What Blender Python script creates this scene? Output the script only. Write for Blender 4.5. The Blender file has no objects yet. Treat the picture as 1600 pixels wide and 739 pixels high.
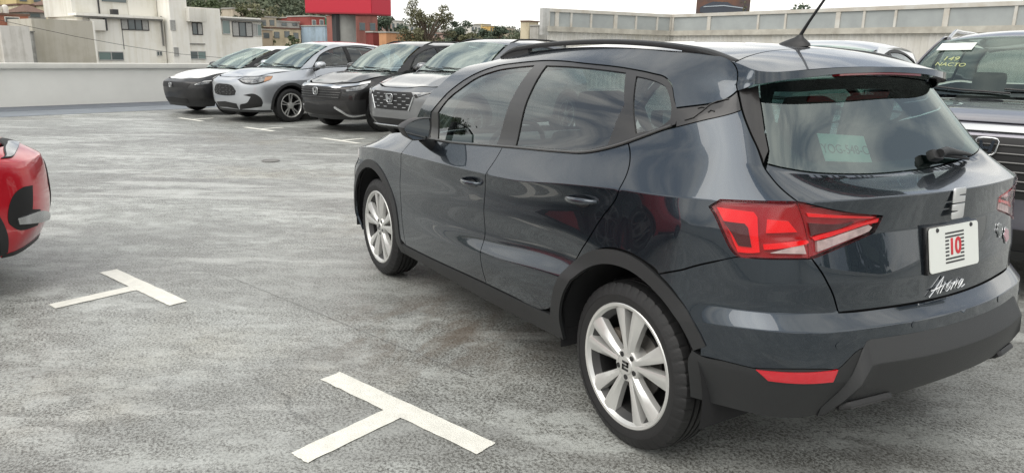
import bpy, bmesh, math, random
import numpy as np
from mathutils import Vector, Matrix
from mathutils.geometry import delaunay_2d_cdt
R = math.radians
SC = bpy.context.scene
COL = SC.collection
# ---------------------------------------------------------------- camera
CAM_POS = Vector((-1.9629, 2.5582, 1.4767)); YAW, PITCH, ROLL = R(-31.5657), R(-14.1293), R(1.144)
fw = Vector((math.cos(PITCH)*math.cos(YAW), math.cos(PITCH)*math.sin(YAW), math.sin(PITCH)))
rt = Vector((math.sin(YAW), -math.cos(YAW), 0)); up = rt.cross(fw)
rt2 = math.cos(ROLL)*rt + math.sin(ROLL)*up; up2 = -math.sin(ROLL)*rt + math.cos(ROLL)*up
cd = bpy.data.cameras.new('camera'); cam = bpy.data.objects.new('camera', cd); COL.objects.link(cam)
cam.matrix_world = Matrix(((rt2.x, up2.x, -fw.x, CAM_POS.x), (rt2.y, up2.y, -fw.y, CAM_POS.y), (rt2.z, up2.z, -fw.z, CAM_POS.z), (0, 0, 0, 1)))
cd.sensor_fit = 'HORIZONTAL'; cd.sensor_width = 36; cd.lens = 36*1132.34/1600; cd.clip_start = .05; cd.clip_end = 3000
SC.camera = cam
# ---------------------------------------------------------------- sky (bright broken overcast), sun, exposure
SUN_EL, SUN_AZ = R(52), R(100)          # azimuth measured from +X towards +Y
W = bpy.data.worlds.new('World'); SC.world = W; W.use_nodes = True
nt = W.node_tree; nt.nodes.clear()
def wn(t, **k):
    n = nt.nodes.new(t)
    for a, b in k.items(): setattr(n, a, b)
    return n
sky = wn('ShaderNodeTexSky', sky_type='NISHITA', sun_disc=False, sun_elevation=SUN_EL, sun_rotation=math.pi/2-SUN_AZ, air_density=1.0, dust_density=3.0)
tc = wn('ShaderNodeTexCoord'); mp = wn('ShaderNodeMapping'); mp.inputs['Scale'].default_value = (1, 1, 2.6)
n1 = wn('ShaderNodeTexNoise'); n1.inputs['Scale'].default_value = 2.0; n1.inputs['Detail'].default_value = 6; n1.inputs['Roughness'].default_value = .55; n1.inputs['Distortion'].default_value = .4
cr = wn('ShaderNodeValToRGB'); cr.color_ramp.elements[0].position = .38; cr.color_ramp.elements[0].color = (4.2, 4.7, 5.4, 1)
cr.color_ramp.elements[1].position = .60; cr.color_ramp.elements[1].color = (14.2, 13.9, 13.0, 1)
mx = wn('ShaderNodeMixRGB'); mx.inputs['Fac'].default_value = .88
bg = wn('ShaderNodeBackground'); bg.inputs['Strength'].default_value = .085; wo = wn('ShaderNodeOutputWorld')
nt.links.new(tc.outputs['Generated'], mp.inputs['Vector']); nt.links.new(mp.outputs['Vector'], n1.inputs['Vector'])
nt.links.new(n1.outputs['Fac'], cr.inputs['Fac']); nt.links.new(sky.outputs['Color'], mx.inputs['Color1']); nt.links.new(cr.outputs['Color'], mx.inputs['Color2'])
nt.links.new(mx.outputs['Color'], bg.inputs['Color']); nt.links.new(bg.outputs['Background'], wo.inputs['Surface'])
sd = bpy.data.lights.new('sun', 'SUN'); sd.energy = 1.5; sd.angle = R(60); sd.color = (1, .96, .9)
sun = bpy.data.objects.new('sun', sd); COL.objects.link(sun); sun.location = (0, 0, 60)
sun.rotation_euler = Vector((math.cos(SUN_EL)*math.cos(SUN_AZ), math.cos(SUN_EL)*math.sin(SUN_AZ), math.sin(SUN_EL))).to_track_quat('Z', 'Y').to_euler()
SC.view_settings.view_transform = 'Standard'; SC.view_settings.look = 'None'; SC.view_settings.exposure = 0.58; SC.view_settings.gamma = 1
SC.cycles.use_denoising = True; SC.cycles.denoising_prefilter = 'NONE'; SC.cycles.max_bounces = 10; SC.cycles.transparent_max_bounces = 16
BA = .3363; CB, SB = math.cos(BA), math.sin(BA)
def bay(b, n, z=0): return (b*CB-n*SB, b*SB+n*CB, z)      # parking-bay axes -> world
# ---------------------------------------------------------------- materials
MATS = {}
def mat(name, col, rough=.5, metal=0., coat=0., var=0., vscale=6., bump=0., bscale=40., spec=.5, col2=None, coat_rough=.03, coat_ior=1.5):
    if name in MATS: return MATS[name]
    m = bpy.data.materials.new(name); m.use_nodes = True; t = m.node_tree; p = t.nodes['Principled BSDF']
    p.inputs['Base Color'].default_value = (*col, 1); p.inputs['Roughness'].default_value = rough; p.inputs['Metallic'].default_value = metal
    p.inputs['Coat Weight'].default_value = coat; p.inputs['Coat Roughness'].default_value = coat_rough; p.inputs['Coat IOR'].default_value = coat_ior; p.inputs['Specular IOR Level'].default_value = spec
    if var or col2:
        tcn = t.nodes.new('ShaderNodeTexCoord'); nz = t.nodes.new('ShaderNodeTexNoise'); nz.inputs['Scale'].default_value = vscale; nz.inputs['Detail'].default_value = 6; nz.inputs['Roughness'].default_value = .6
        rp = t.nodes.new('ShaderNodeValToRGB'); rp.color_ramp.elements[0].position = .32; rp.color_ramp.elements[1].position = .68
        c2 = col2 or tuple(c*(1-var) for c in col)
        rp.color_ramp.elements[0].color = (*c2, 1); rp.color_ramp.elements[1].color = (*col, 1)
        t.links.new(tcn.outputs['Object'], nz.inputs['Vector']); t.links.new(nz.outputs['Fac'], rp.inputs['Fac']); t.links.new(rp.outputs['Color'], p.inputs['Base Color'])
    if bump:
        tc2 = t.nodes.new('ShaderNodeTexCoord'); nb = t.nodes.new('ShaderNodeTexNoise'); nb.inputs['Scale'].default_value = bscale; nb.inputs['Detail'].default_value = 4
        bm_ = t.nodes.new('ShaderNodeBump'); bm_.inputs['Strength'].default_value = bump; bm_.inputs['Distance'].default_value = .01
        t.links.new(tc2.outputs['Object'], nb.inputs['Vector']); t.links.new(nb.outputs['Fac'], bm_.inputs['Height']); t.links.new(bm_.outputs['Normal'], p.inputs['Normal'])
    MATS[name] = m
    return m
def glassmat(name, tint, gloss=(.9, .92, .93), ior=1.5, rough=.0):
    if name in MATS: return MATS[name]
    m = bpy.data.materials.new(name); m.use_nodes = True; t = m.node_tree; t.nodes.clear()
    o = t.nodes.new('ShaderNodeOutputMaterial'); tr = t.nodes.new('ShaderNodeBsdfTransparent'); tr.inputs['Color'].default_value = (*tint, 1)
    g = t.nodes.new('ShaderNodeBsdfGlossy'); g.inputs['Color'].default_value = (*gloss, 1); g.inputs['Roughness'].default_value = rough
    fr = t.nodes.new('ShaderNodeFresnel'); ge = t.nodes.new('ShaderNodeNewGeometry'); mr = t.nodes.new('ShaderNodeMapRange'); mr.inputs['To Min'].default_value = ior; mr.inputs['To Max'].default_value = 1/ior   # thin pane: same reflectance from both faces
    t.links.new(ge.outputs['Backfacing'], mr.inputs['Value']); t.links.new(mr.outputs['Result'], fr.inputs['IOR']); mxs = t.nodes.new('ShaderNodeMixShader')
    t.links.new(fr.outputs[0], mxs.inputs[0]); t.links.new(tr.outputs[0], mxs.inputs[1]); t.links.new(g.outputs[0], mxs.inputs[2]); t.links.new(mxs.outputs[0], o.inputs['Surface'])
    MATS[name] = m
    return m
# ---------------------------------------------------------------- object helpers
def tag(o, label=None, cat=None, group=None, kind=None):
    if label: o['label'] = label
    if cat: o['category'] = cat
    if group: o['group'] = group
    if kind: o['kind'] = kind
    return o
def empty(name, loc=(0, 0, 0), rz=0., parent=None):
    o = bpy.data.objects.new(name, None); COL.objects.link(o); o.location = loc; o.rotation_euler = (0, 0, rz); o.empty_display_size = .1
    if parent: o.parent = parent
    return o
def link(name, me, m, parent=None, loc=None):
    o = bpy.data.objects.new(name, me); COL.objects.link(o)
    if m is not None and not me.materials: me.materials.append(m)
    if parent: o.parent = parent
    if loc is not None: o.location = loc
    return o
def smooth(me, ang=None):
    me.polygons.foreach_set('use_smooth', [True]*len(me.polygons))
    if ang is not None:
        try: me.set_sharp_from_angle(angle=ang)
        except Exception: pass
    return me
def mesh(name, v, f, sm=None):
    me = bpy.data.meshes.new(name); me.from_pydata([tuple(map(float, p)) for p in v], [], [tuple(map(int, q)) for q in f]); me.update()
    if sm is not None: smooth(me, sm)
    return me
def bm_mesh(name, bm, sm=None):
    bmesh.ops.recalc_face_normals(bm, faces=bm.faces)
    me = bpy.data.meshes.new(name); bm.to_mesh(me); bm.free()
    if sm is not None: smooth(me, sm)
    return me
def add_box(bm, c, s, rot=None, bev=0., seg=2):
    r = bmesh.ops.create_cube(bm, size=1); vs = r['verts']
    M = Matrix.Translation(Vector(c)) @ (rot if rot is not None else Matrix.Identity(4)) @ Matrix.Diagonal((*s, 1))
    bmesh.ops.transform(bm, matrix=M, verts=vs)
    if bev:
        es = list({e for v in vs for e in v.link_edges})
        bmesh.ops.bevel(bm, geom=es, offset=bev, segments=seg, affect='EDGES', profile=.6, clamp_overlap=True)
def box(name, c, s, m, parent=None, bev=0., rot=None, sm=None):
    bm = bmesh.new(); add_box(bm, c, s, rot, bev); return link(name, bm_mesh(name, bm, sm if sm is not None else (R(40) if bev else None)), m, parent)
def add_tube(bm, pts, rad, seg=8, cap=True):
    pts = [Vector(p) for p in pts]; n = len(pts); rad = rad if hasattr(rad, '__len__') else [rad]*n; rings = []
    ref = Vector((0, 0, 1))
    for i in range(n):
        t = (pts[min(i+1, n-1)]-pts[max(i-1, 0)]).normalized()
        a = t.cross(ref)
        if a.length < .1: a = t.cross(Vector((0, 1, 0)))
        a.normalize(); b = t.cross(a).normalized()
        rings.append([bm.verts.new(pts[i]+rad[i]*(math.cos(2*math.pi*k/seg)*a+math.sin(2*math.pi*k/seg)*b)) for k in range(seg)])
    for i in range(n-1):
        for k in range(seg): bm.faces.new((rings[i][k], rings[i][(k+1) % seg], rings[i+1][(k+1) % seg], rings[i+1][k]))
    if cap: bm.faces.new(rings[0][::-1]); bm.faces.new(rings[-1])
def tube(name, pts, rad, m, parent=None, seg=8):
    bm = bmesh.new(); add_tube(bm, pts, rad, seg); return link(name, bm_mesh(name, bm, R(50)), m, parent)
def prism(name, poly, axis, a, b, m, parent=None, bev=0., sm=None):
    """extrude a 2D polygon between a and b along axis ('x','y','z')"""
    P = {'x': lambda p, t: (t, p[0], p[1]), 'y': lambda p, t: (p[0], t, p[1]), 'z': lambda p, t: (p[0], p[1], t)}[axis]
    bm = bmesh.new(); v0 = [bm.verts.new(P(p, a)) for p in poly]; v1 = [bm.verts.new(P(p, b)) for p in poly]; n = len(poly)
    bm.faces.new(v0); bm.faces.new(v1[::-1])
    for i in range(n): bm.faces.new((v0[i], v0[(i+1) % n], v1[(i+1) % n], v1[i]))
    bmesh.ops.recalc_face_normals(bm, faces=bm.faces)
    if bev: bmesh.ops.bevel(bm, geom=list(bm.edges), offset=bev, segments=2, affect='EDGES', profile=.6, clamp_overlap=True)
    return link(name, bm_mesh(name, bm, sm if sm is not None else (R(35) if bev else None)), m, parent)
def lathe(name, prof, m, parent=None, seg=64, axis='y', fn=None, sm=R(35)):
    """prof [(along,radius)]"""
    v, f = [], []; n = len(prof)
    for k in range(seg):
        a = 2*math.pi*k/seg
        for i, (y, r) in enumerate(prof):
            if fn: r = fn(i, k, r)
            v.append((r*math.cos(a), y, r*math.sin(a)) if axis == 'y' else (r*math.cos(a), r*math.sin(a), y))
    for k in range(seg):
        for i in range(n-1):
            f.append((k*n+i, k*n+i+1, ((k+1) % seg)*n+i+1, ((k+1) % seg)*n+i))
    me = mesh(name, v, f); bm = bmesh.new(); bm.from_mesh(me); bmesh.ops.recalc_face_normals(bm, faces=bm.faces); bm.to_mesh(me); bm.free(); smooth(me, sm)
    return link(name, me, m, parent)
def text_mesh(name, body, size, m, parent=None, ext=.002, shear=0., M=None, align='CENTER', bold=0.):
    c = bpy.data.curves.new(name, 'FONT'); c.body = body; c.size = size; c.extrude = ext; c.shear = shear; c.align_x = align; c.align_y = 'CENTER'; c.offset = bold
    t = bpy.data.objects.new(name+'_tmp', c); COL.objects.link(t); bpy.context.view_layer.update()
    me = bpy.data.meshes.new_from_object(t.evaluated_get(bpy.context.evaluated_depsgraph_get())); bpy.data.objects.remove(t); bpy.data.curves.remove(c)
    me.name = name; me.materials.clear(); o = link(name, me, m, parent)
    if M is not None: o.matrix_local = M
    return o
# ---------------------------------------------------------------- lofted shells
def hermite_rows(us, P, u):
    """non-uniform Catmull-Rom through knots (us ascending, P[n,3]) at u"""
    us=np.asarray(us,float);P=np.asarray(P,float);u=np.clip(np.asarray(u,float),us[0],us[-1])
    n=len(us);h=np.diff(us);d=np.diff(P,axis=0)/h[:,None]
    m=np.empty_like(P);m[0]=d[0];m[-1]=d[-1]
    for i in range(1,n-1): m[i]=(d[i-1]*h[i]+d[i]*h[i-1])/(h[i-1]+h[i])
    i=np.clip(np.searchsorted(us,u,side='right')-1,0,n-2)
    s=((u-us[i])/h[i])[...,None];H=h[i][...,None]
    return (2*s**3-3*s**2+1)*P[i]+(s**3-2*s**2+s)*H*m[i]+(-2*s**3+3*s**2)*P[i+1]+(s**3-s**2)*H*m[i+1]
def interp(xs,ys,x):
    return hermite_rows(xs,np.asarray(ys,float)[:,None],x)[...,0]
class Shell:
    def __init__(s,rows,crease=()):
        s.rows=[(np.array([k[0] for k in r]),np.array([k[1:] for k in r])) for r in rows]
        s.cr=dict(crease)
    def ev(s,u,v):
        u=np.atleast_1d(np.asarray(u,float));v=np.atleast_1d(np.asarray(v,float))
        n=len(s.rows);R=np.stack([hermite_rows(a,b,u) for a,b in s.rows])   # n,N,3
        D=np.diff(R,axis=0);h=np.linalg.norm(D,axis=2,keepdims=True)+1e-6;d=D/h
        mL=np.empty_like(R);mR=np.empty_like(R)      # tangent entering / leaving row k
        mR[0]=mL[0]=d[0];mR[-1]=mL[-1]=d[-1]
        for k in range(1,n-1):
            m=(d[k-1]*h[k]+d[k]*h[k-1])/(h[k-1]+h[k])
            c=s.cr.get(k,0.)
            if callable(c): c=c(u)[:,None]
            mL[k]=m*(1-c)+d[k-1]*c; mR[k]=m*(1-c)+d[k]*c
        i=np.clip(np.floor(v).astype(int),0,n-2);j=np.arange(len(u))
        t=(v-i)[:,None];H=h[i,j]
        return (2*t**3-3*t**2+1)*R[i,j]+(t**3-2*t**2+t)*H*mR[i,j]+(-2*t**3+3*t**2)*R[i+1,j]+(t**3-t**2)*H*mL[i+1,j]
    def frame(s,u,v,e=2e-3):
        u=np.atleast_1d(np.asarray(u,float));v=np.atleast_1d(np.asarray(v,float))
        du=(s.ev(u+e,v)-s.ev(u-e,v))/(2*e);ev=.02
        vm=len(s.rows)-1
        v=np.clip(v,ev/2,vm-ev/2);va=np.clip(v-ev,0,vm);vb=np.clip(v+ev,0,vm)
        dv=(s.ev(u,vb)-s.ev(u,va))/(vb-va)[:,None]
        nrm=np.cross(dv,du);nrm/=np.linalg.norm(nrm,axis=1,keepdims=True)+1e-12
        return du,dv,nrm
def inpoly(P, x, y):
    P = np.asarray(P); n = len(P); r = np.zeros(len(x), bool); j = n-1
    for i in range(n):
        yi, yj, xi, xj = P[i, 1], P[j, 1], P[i, 0], P[j, 0]
        if yi != yj: r ^= ((yi > y) != (yj > y)) & (x < (xj-xi)*(y-yi)/(yj-yi)+xi)
        j = i
    return r
def curve_loop(P, sc, step, corner=38):
    """closed outline -> Catmull-Rom, corners kept sharp; sc scales (u,v) to metres"""
    P = np.asarray(P, float); n = len(P); Q = P*sc
    d1 = np.roll(Q, -1, 0)-Q; d0 = Q-np.roll(Q, 1, 0); L1 = np.linalg.norm(d1, axis=1)+1e-9; L0 = np.linalg.norm(d0, axis=1)+1e-9
    ca = (d0*d1).sum(1)/(L0*L1); sharp = ca < math.cos(R(corner))
    tL = np.empty_like(P); tR = np.empty_like(P)
    for i in range(n):
        a = (P[i]-P[i-1])/L0[i]; b = (P[(i+1) % n]-P[i])/L1[i]
        m_ = (a*L1[i]+b*L0[i])/(L0[i]+L1[i])
        tL[i], tR[i] = (a, b) if sharp[i] else (m_, m_)
    out = []
    for i in range(n):
        k = (i+1) % n; h = L1[i]; ns = max(1, int(math.ceil(h/step)))
        for s in np.arange(ns)/ns:
            out.append((2*s**3-3*s**2+1)*P[i]+(s**3-2*s**2+s)*h*tR[i]+(-2*s**3+3*s**2)*P[k]+(s**3-s**2)*h*tL[k])
    return np.array(out)
class ShellP:
    """parameter surface wrapper; off = outward offset in metres"""
    def __init__(s, shell, sc=(1., .13)): s.sh = shell; s.sc = np.array(sc)
    def ev(s, P): return s.sh.ev(P[:, 0], P[:, 1])
    def frame(s, P): return s.sh.frame(P[:, 0], P[:, 1])
    def grid(s, P, st):
        lo, hi = P.min(0), P.max(0); us = np.arange(lo[0], hi[0], st); vs = []
        for k in range(int(lo[1]), int(hi[1])+1): vs += [k-.035, k+.035, k+.18, k+.34, k+.5, k+.66, k+.82]
        vs = [v for v in vs if lo[1] < v < hi[1]]
        if not len(us) or not vs: return np.zeros((0, 2))
        U, V = np.meshgrid(us, vs); return np.stack([U.ravel(), V.ravel()], 1)
class FuncP:
    """height field z=f(x,y)"""
    sc = np.array((1., 1.))
    def __init__(s, f): s.f = f
    def ev(s, P): return np.stack([P[:, 0], P[:, 1], s.f(P[:, 0], P[:, 1])], 1)
    def frame(s, P):
        e = 2e-3; x, y = P[:, 0], P[:, 1]; fx = (s.f(x+e, y)-s.f(x-e, y))/(2*e); fy = (s.f(x, y+e)-s.f(x, y-e))/(2*e); o = np.ones_like(x); z = 0*x
        n = np.stack([-fx, -fy, o], 1); n /= np.linalg.norm(n, axis=1, keepdims=True)
        return np.stack([o, z, fx], 1), np.stack([z, o, fy], 1), n
    def grid(s, P, st):
        lo, hi = P.min(0), P.max(0); U, V = np.meshgrid(np.arange(lo[0], hi[0], st), np.arange(lo[1], hi[1], st)); return np.stack([U.ravel(), V.ravel()], 1)
def panel(name, S, outline, m, parent, off=0., gap=.0030, skirt=.012, holes=(), step=.018, st=.03, mirror=0, corner=38, join=False):
    """closed outline(s) on a parameter surface -> curved sheet with turned-in edges. mirror: 0 left, 1 right; join: both halves in one mesh"""
    def prep(o, g):
        L = curve_loop(o, S.sc, step, corner); Q = L*S.sc
        A = .5*np.sum(Q[:, 0]*np.roll(Q[:, 1], -1)-np.roll(Q[:, 0], -1)*Q[:, 1])
        if A < 0: L = L[::-1]
        if g:
            p3 = S.ev(L); du, dv, n = S.frame(L); t = np.roll(p3, -1, 0)-np.roll(p3, 1, 0); t /= np.linalg.norm(t, axis=1, keepdims=True)+1e-12
            # inward direction in the tangent plane (left of travel in parameter space)
            Lt = np.roll(L, -1, 0)-np.roll(L, 1, 0); inw = np.stack([-Lt[:, 1]*S.sc[1]/S.sc[0], Lt[:, 0]*S.sc[0]/S.sc[1]], 1)
            d3 = np.cross(n, t); s_ = np.sign((d3*(du*inw[:, :1]+dv*inw[:, 1:])).sum(1)); d3 *= s_[:, None]*g
            guu = (du*du).sum(1); gvv = (dv*dv).sum(1); guv = (du*dv).sum(1); a = (d3*du).sum(1); b = (d3*dv).sum(1); det = guu*gvv-guv**2+1e-12
            dl = np.stack([(a*gvv-b*guv)/det, (b*guu-a*guv)/det], 1)
            if join: dl[np.abs(L[:, 0]-join) < 1e-4] *= [0, 1]
            L = L+dl
        return L
    L = prep(outline, gap); H = [prep(h, -gap if gap else 0) for h in holes]
    G = S.grid(L, st)
    if len(G):
        k = inpoly(L, G[:, 0], G[:, 1])
        for h in H: k &= ~inpoly(h, G[:, 0], G[:, 1])
        G = G[k]; B = np.concatenate([L]+H)*S.sc
        if len(G):
            dm = np.min(np.linalg.norm((G*S.sc)[:, None, :]-B[None], axis=2), axis=1) if len(G)*len(B) < 6e6 else np.concatenate([np.min(np.linalg.norm((g*S.sc)[:, None, :]-B[None], axis=2), axis=1) for g in np.array_split(G, 12)])
            G = G[dm > .35*step]
    loops = [L]+H; pts = np.concatenate(loops+[G]) if len(G) else np.concatenate(loops); edges = []; o = 0
    for l in loops:
        edges += [(o+i, o+(i+1) % len(l)) for i in range(len(l))]; o += len(l)
    q = pts*S.sc
    vv, ee, ff, *_ = delaunay_2d_cdt([Vector(p) for p in q], edges, [], 0, 1e-6)
    vv = np.array([tuple(p) for p in vv])/S.sc; F = np.array([f for f in ff if len(f) == 3])
    c = vv[F].mean(1); k = inpoly(L, c[:, 0], c[:, 1])
    for h in H: k &= ~inpoly(h, c[:, 0], c[:, 1])
    F = F[k]; p3 = S.ev(vv); n = S.frame(vv)[2]; p3 = p3+n*off
    # orient faces with the surface normal
    a = np.cross(p3[F[:, 1]]-p3[F[:, 0]], p3[F[:, 2]]-p3[F[:, 0]]); fl = (a*n[F].mean(1)).sum(1) < 0; F[fl] = F[fl][:, ::-1]
    verts, norms, faces = list(p3), list(n), [tuple(f) for f in F]
    if skirt:
        cnt = {}
        for f in faces:
            for i in range(3): e = (f[i], f[(i+1) % 3]); cnt[e] = cnt.get(e, 0)+1
        bd = [e for e in cnt if (e[1], e[0]) not in cnt]; acc = {}; L_ = []
        for x, y in bd:
            if join and abs(vv[x][0]-join) < 2e-4 and abs(vv[y][0]-join) < 2e-4: continue
            d = p3[y]-p3[x]; sn = np.cross(d, (n[x]+n[y])); sn = sn/(np.linalg.norm(sn)+1e-12); L_.append((x, y, sn))
            for k_ in (x, y): acc.setdefault(k_, []).append(sn)
        def vn(k_, sn):
            q_ = sum(t_ for t_ in acc[k_] if t_@sn > .75); return q_/(np.linalg.norm(q_)+1e-12)
        for x, y, sn in L_:
            i0 = len(verts); verts += [p3[x], p3[y], p3[y]-n[y]*skirt, p3[x]-n[x]*skirt]; a_, b_ = vn(x, sn), vn(y, sn); norms += [a_, b_, b_, a_]; faces.append((i0+1, i0, i0+3, i0+2))
    verts = np.array(verts); norms = np.array(norms)
    def mir(v, n_, f): return v*[1, -1, 1], n_*[1, -1, 1], [t[::-1] for t in f]
    if join:
        v2, n2, f2 = mir(verts, norms, faces); o = len(verts); faces = faces+[tuple(i+o for i in t) for t in f2]; verts = np.concatenate([verts, v2]); norms = np.concatenate([norms, n2])
        cl = np.abs(verts[:, 1]) < 4e-3
        norms[cl, 1] *= .0
        norms /= np.linalg.norm(norms, axis=1, keepdims=True)+1e-12
    elif mirror: verts, norms, faces = mir(verts, norms, faces)
    me = mesh(name, verts, faces); smooth(me)
    me.normals_split_custom_set_from_vertices([tuple(map(float, x)) for x in norms])
    return link(name, me, m, parent)
# knots (u,x,y,z): u<-.3 runs round the rear to the centre line at -1.35, u=x along the flank
def row(front,side,rear):
    k=[(-1.70,rear[2][0],-rear[2][1],rear[2][2]),(-1.35,)+rear[3],(-1.0,)+rear[2],(-.7,)+rear[1],(-.45,)+rear[0]]
    k+=[(x,x,y,z) for x,y,z in sorted(side)]
    k+=[(u,x,y,z) for u,x,y,z in front]
    if front[-1][0]==4.1: u,x,y,z=front[-2];k.append((8.2-u,x,-y,z))
    return k
FR=lambda x,z,w=.83:[(3.1,x-.36,w,z),(3.6,x-.13,.6,z),(4.1,x,0,z)]
ROWS=[
 row(FR(3.34,.21,.80),[(2.5,.83,.24),(2.0,.835,.252),(1.0,.835,.265),(.4,.835,.29),(0,.84,.31),(-.3,.832,.335)],[(-.455,.785,.345),(-.61,.65,.34),(-.70,.36,.375),(-.735,0,.395)]),
 row(FR(3.39,.34),[(2.6,.875,.33),(2.04,.868,.324),(1.04,.868,.365),(.54,.868,.387),(.2,.878,.42),(-.1,.885,.46),(-.3,.866,.49)],[(-.475,.81,.50),(-.655,.655,.49),(-.75,.36,.48),(-.785,0,.48)]),
 row(FR(3.41,.5),[(2.6,.885,.50),(2.07,.872,.465),(1.5,.880,.485),(1.0,.889,.525),(.4,.893,.590),(0,.893,.60),(-.3,.866,.62)],[(-.475,.808,.645),(-.645,.655,.655),(-.735,.36,.66),(-.768,0,.66)]),
 row(FR(3.40,.6),[(2.6,.882,.60),(2.07,.866,.57),(1.5,.863,.57),(1.0,.860,.60),(.4,.866,.665),(0,.885,.68),(-.3,.858,.69)],[(-.455,.795,.695),(-.605,.645,.70),(-.680,.36,.695),(-.708,0,.69)]),
 row(FR(3.38,.68),[(2.6,.878,.70),(2.07,.868,.70),(1.5,.867,.72),(1.0,.867,.74),(.4,.872,.77),(0,.878,.78),(-.3,.854,.79)],[(-.452,.79,.79),(-.60,.64,.795),(-.680,.36,.79),(-.708,0,.785)]),
 row(FR(3.33,.74,.82),[(2.6,.869,.79),(2.07,.865,.81),(1.5,.867,.83),(1.0,.868,.845),(.4,.868,.885),(0,.866,.915),(-.3,.848,.94)],[(-.435,.785,.935),(-.576,.640,.945),(-.647,.36,.945),(-.674,0,.945)]),
 row([(2.9,2.9,.835,.825),(3.25,3.05,.74,.80),(3.6,3.12,.55,.79),(4.1,3.2,0,.79)],[(2.6,.862,.862),(2.4,.868,.873),(2.07,.873,.887),(1.16,.880,.912),(.75,.880,.930),(.37,.874,.975),(.06,.868,1.005),(-.1,.862,1.015),(-.28,.838,1.03)],[(-.425,.775,1.042),(-.575,.63,1.054),(-.655,.36,1.060),(-.685,0,1.06)]),
 row([(2.9,2.88,.70,.865),(3.25,2.98,.55,.86),(3.6,3.04,.35,.86),(4.1,3.08,0,.86)],[(2.5,.755,.960),(2.1,.79,1.0),(1.81,.802,1.0),(1.0,.806,1.050),(.52,.804,1.084),(.23,.795,1.122),(0,.777,1.155),(-.2,.750,1.165)],[(-.355,.705,1.152),(-.445,.60,1.125),(-.478,.33,1.10),(-.487,0,1.09)]),
 row([(2.6,2.6,.70,1.22)],[(2.2,.72,1.245),(1.8,.732,1.258),(1.4,.742,1.268),(1.0,.747,1.275),(.5,.745,1.285),(.1,.727,1.288),(-.12,.698,1.282)],[(-.285,.63,1.272),(-.342,.525,1.266),(-.372,.30,1.26),(-.38,0,1.257)]),
 row([(2.6,2.6,.55,1.34)],[(2.0,.585,1.385),(1.6,.608,1.415),(1.1,.630,1.437),(.6,.637,1.446),(.3,.636,1.432),(.0,.622,1.407),(-.12,.603,1.392)],[(-.205,.565,1.39),(-.238,.49,1.40),(-.258,.28,1.415),(-.268,0,1.42)]),
 row([(2.6,2.6,.50,1.30)],[(2.0,.51,1.365),(1.6,.525,1.435),(1.3,.535,1.475),(1.0,.545,1.500),(.5,.553,1.511),(.1,.552,1.491),(-.1,.55,1.471)],[(-.262,.555,1.438),(-.316,.49,1.437),(-.357,.28,1.451),(-.374,0,1.457)]),
]
def ss(a,b,x): t=np.clip((x-a)/(b-a),0,1); return t*t*(3-2*t)
CR={1:lambda u:.5*np.ones_like(u),2:lambda u:np.where(u<-.3,.9,.55+0*u),3:lambda u:.8*(1-ss(-.5,-.3,u)),4:lambda u:.9*(1-ss(-.55,-.4,u)),5:lambda u:.9*(1-ss(-.55,-.4,u)),
    6:lambda u:1.0+0*u,7:lambda u:.8*(1-ss(-.6,-.3,u))+.5*ss(-.1,.3,u),9:lambda u:.9*(1-ss(-.4,-.2,u))}
shell=Shell(ROWS,CR)
RX=[-.40,-.25,-.1,.1,.5,1.0,1.3,1.5]
RC=[1.449,1.490,1.517,1.536,1.547,1.526,1.484,1.44]
RE=[1.405,1.439,1.471,1.491,1.511,1.500,1.475,1.448]
def roof(x,y):
    zc=interp(RX,RC,x);ze=interp(RX,RE,x)
    return zc-(zc-ze)*np.abs(y/.553)**2.3
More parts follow.
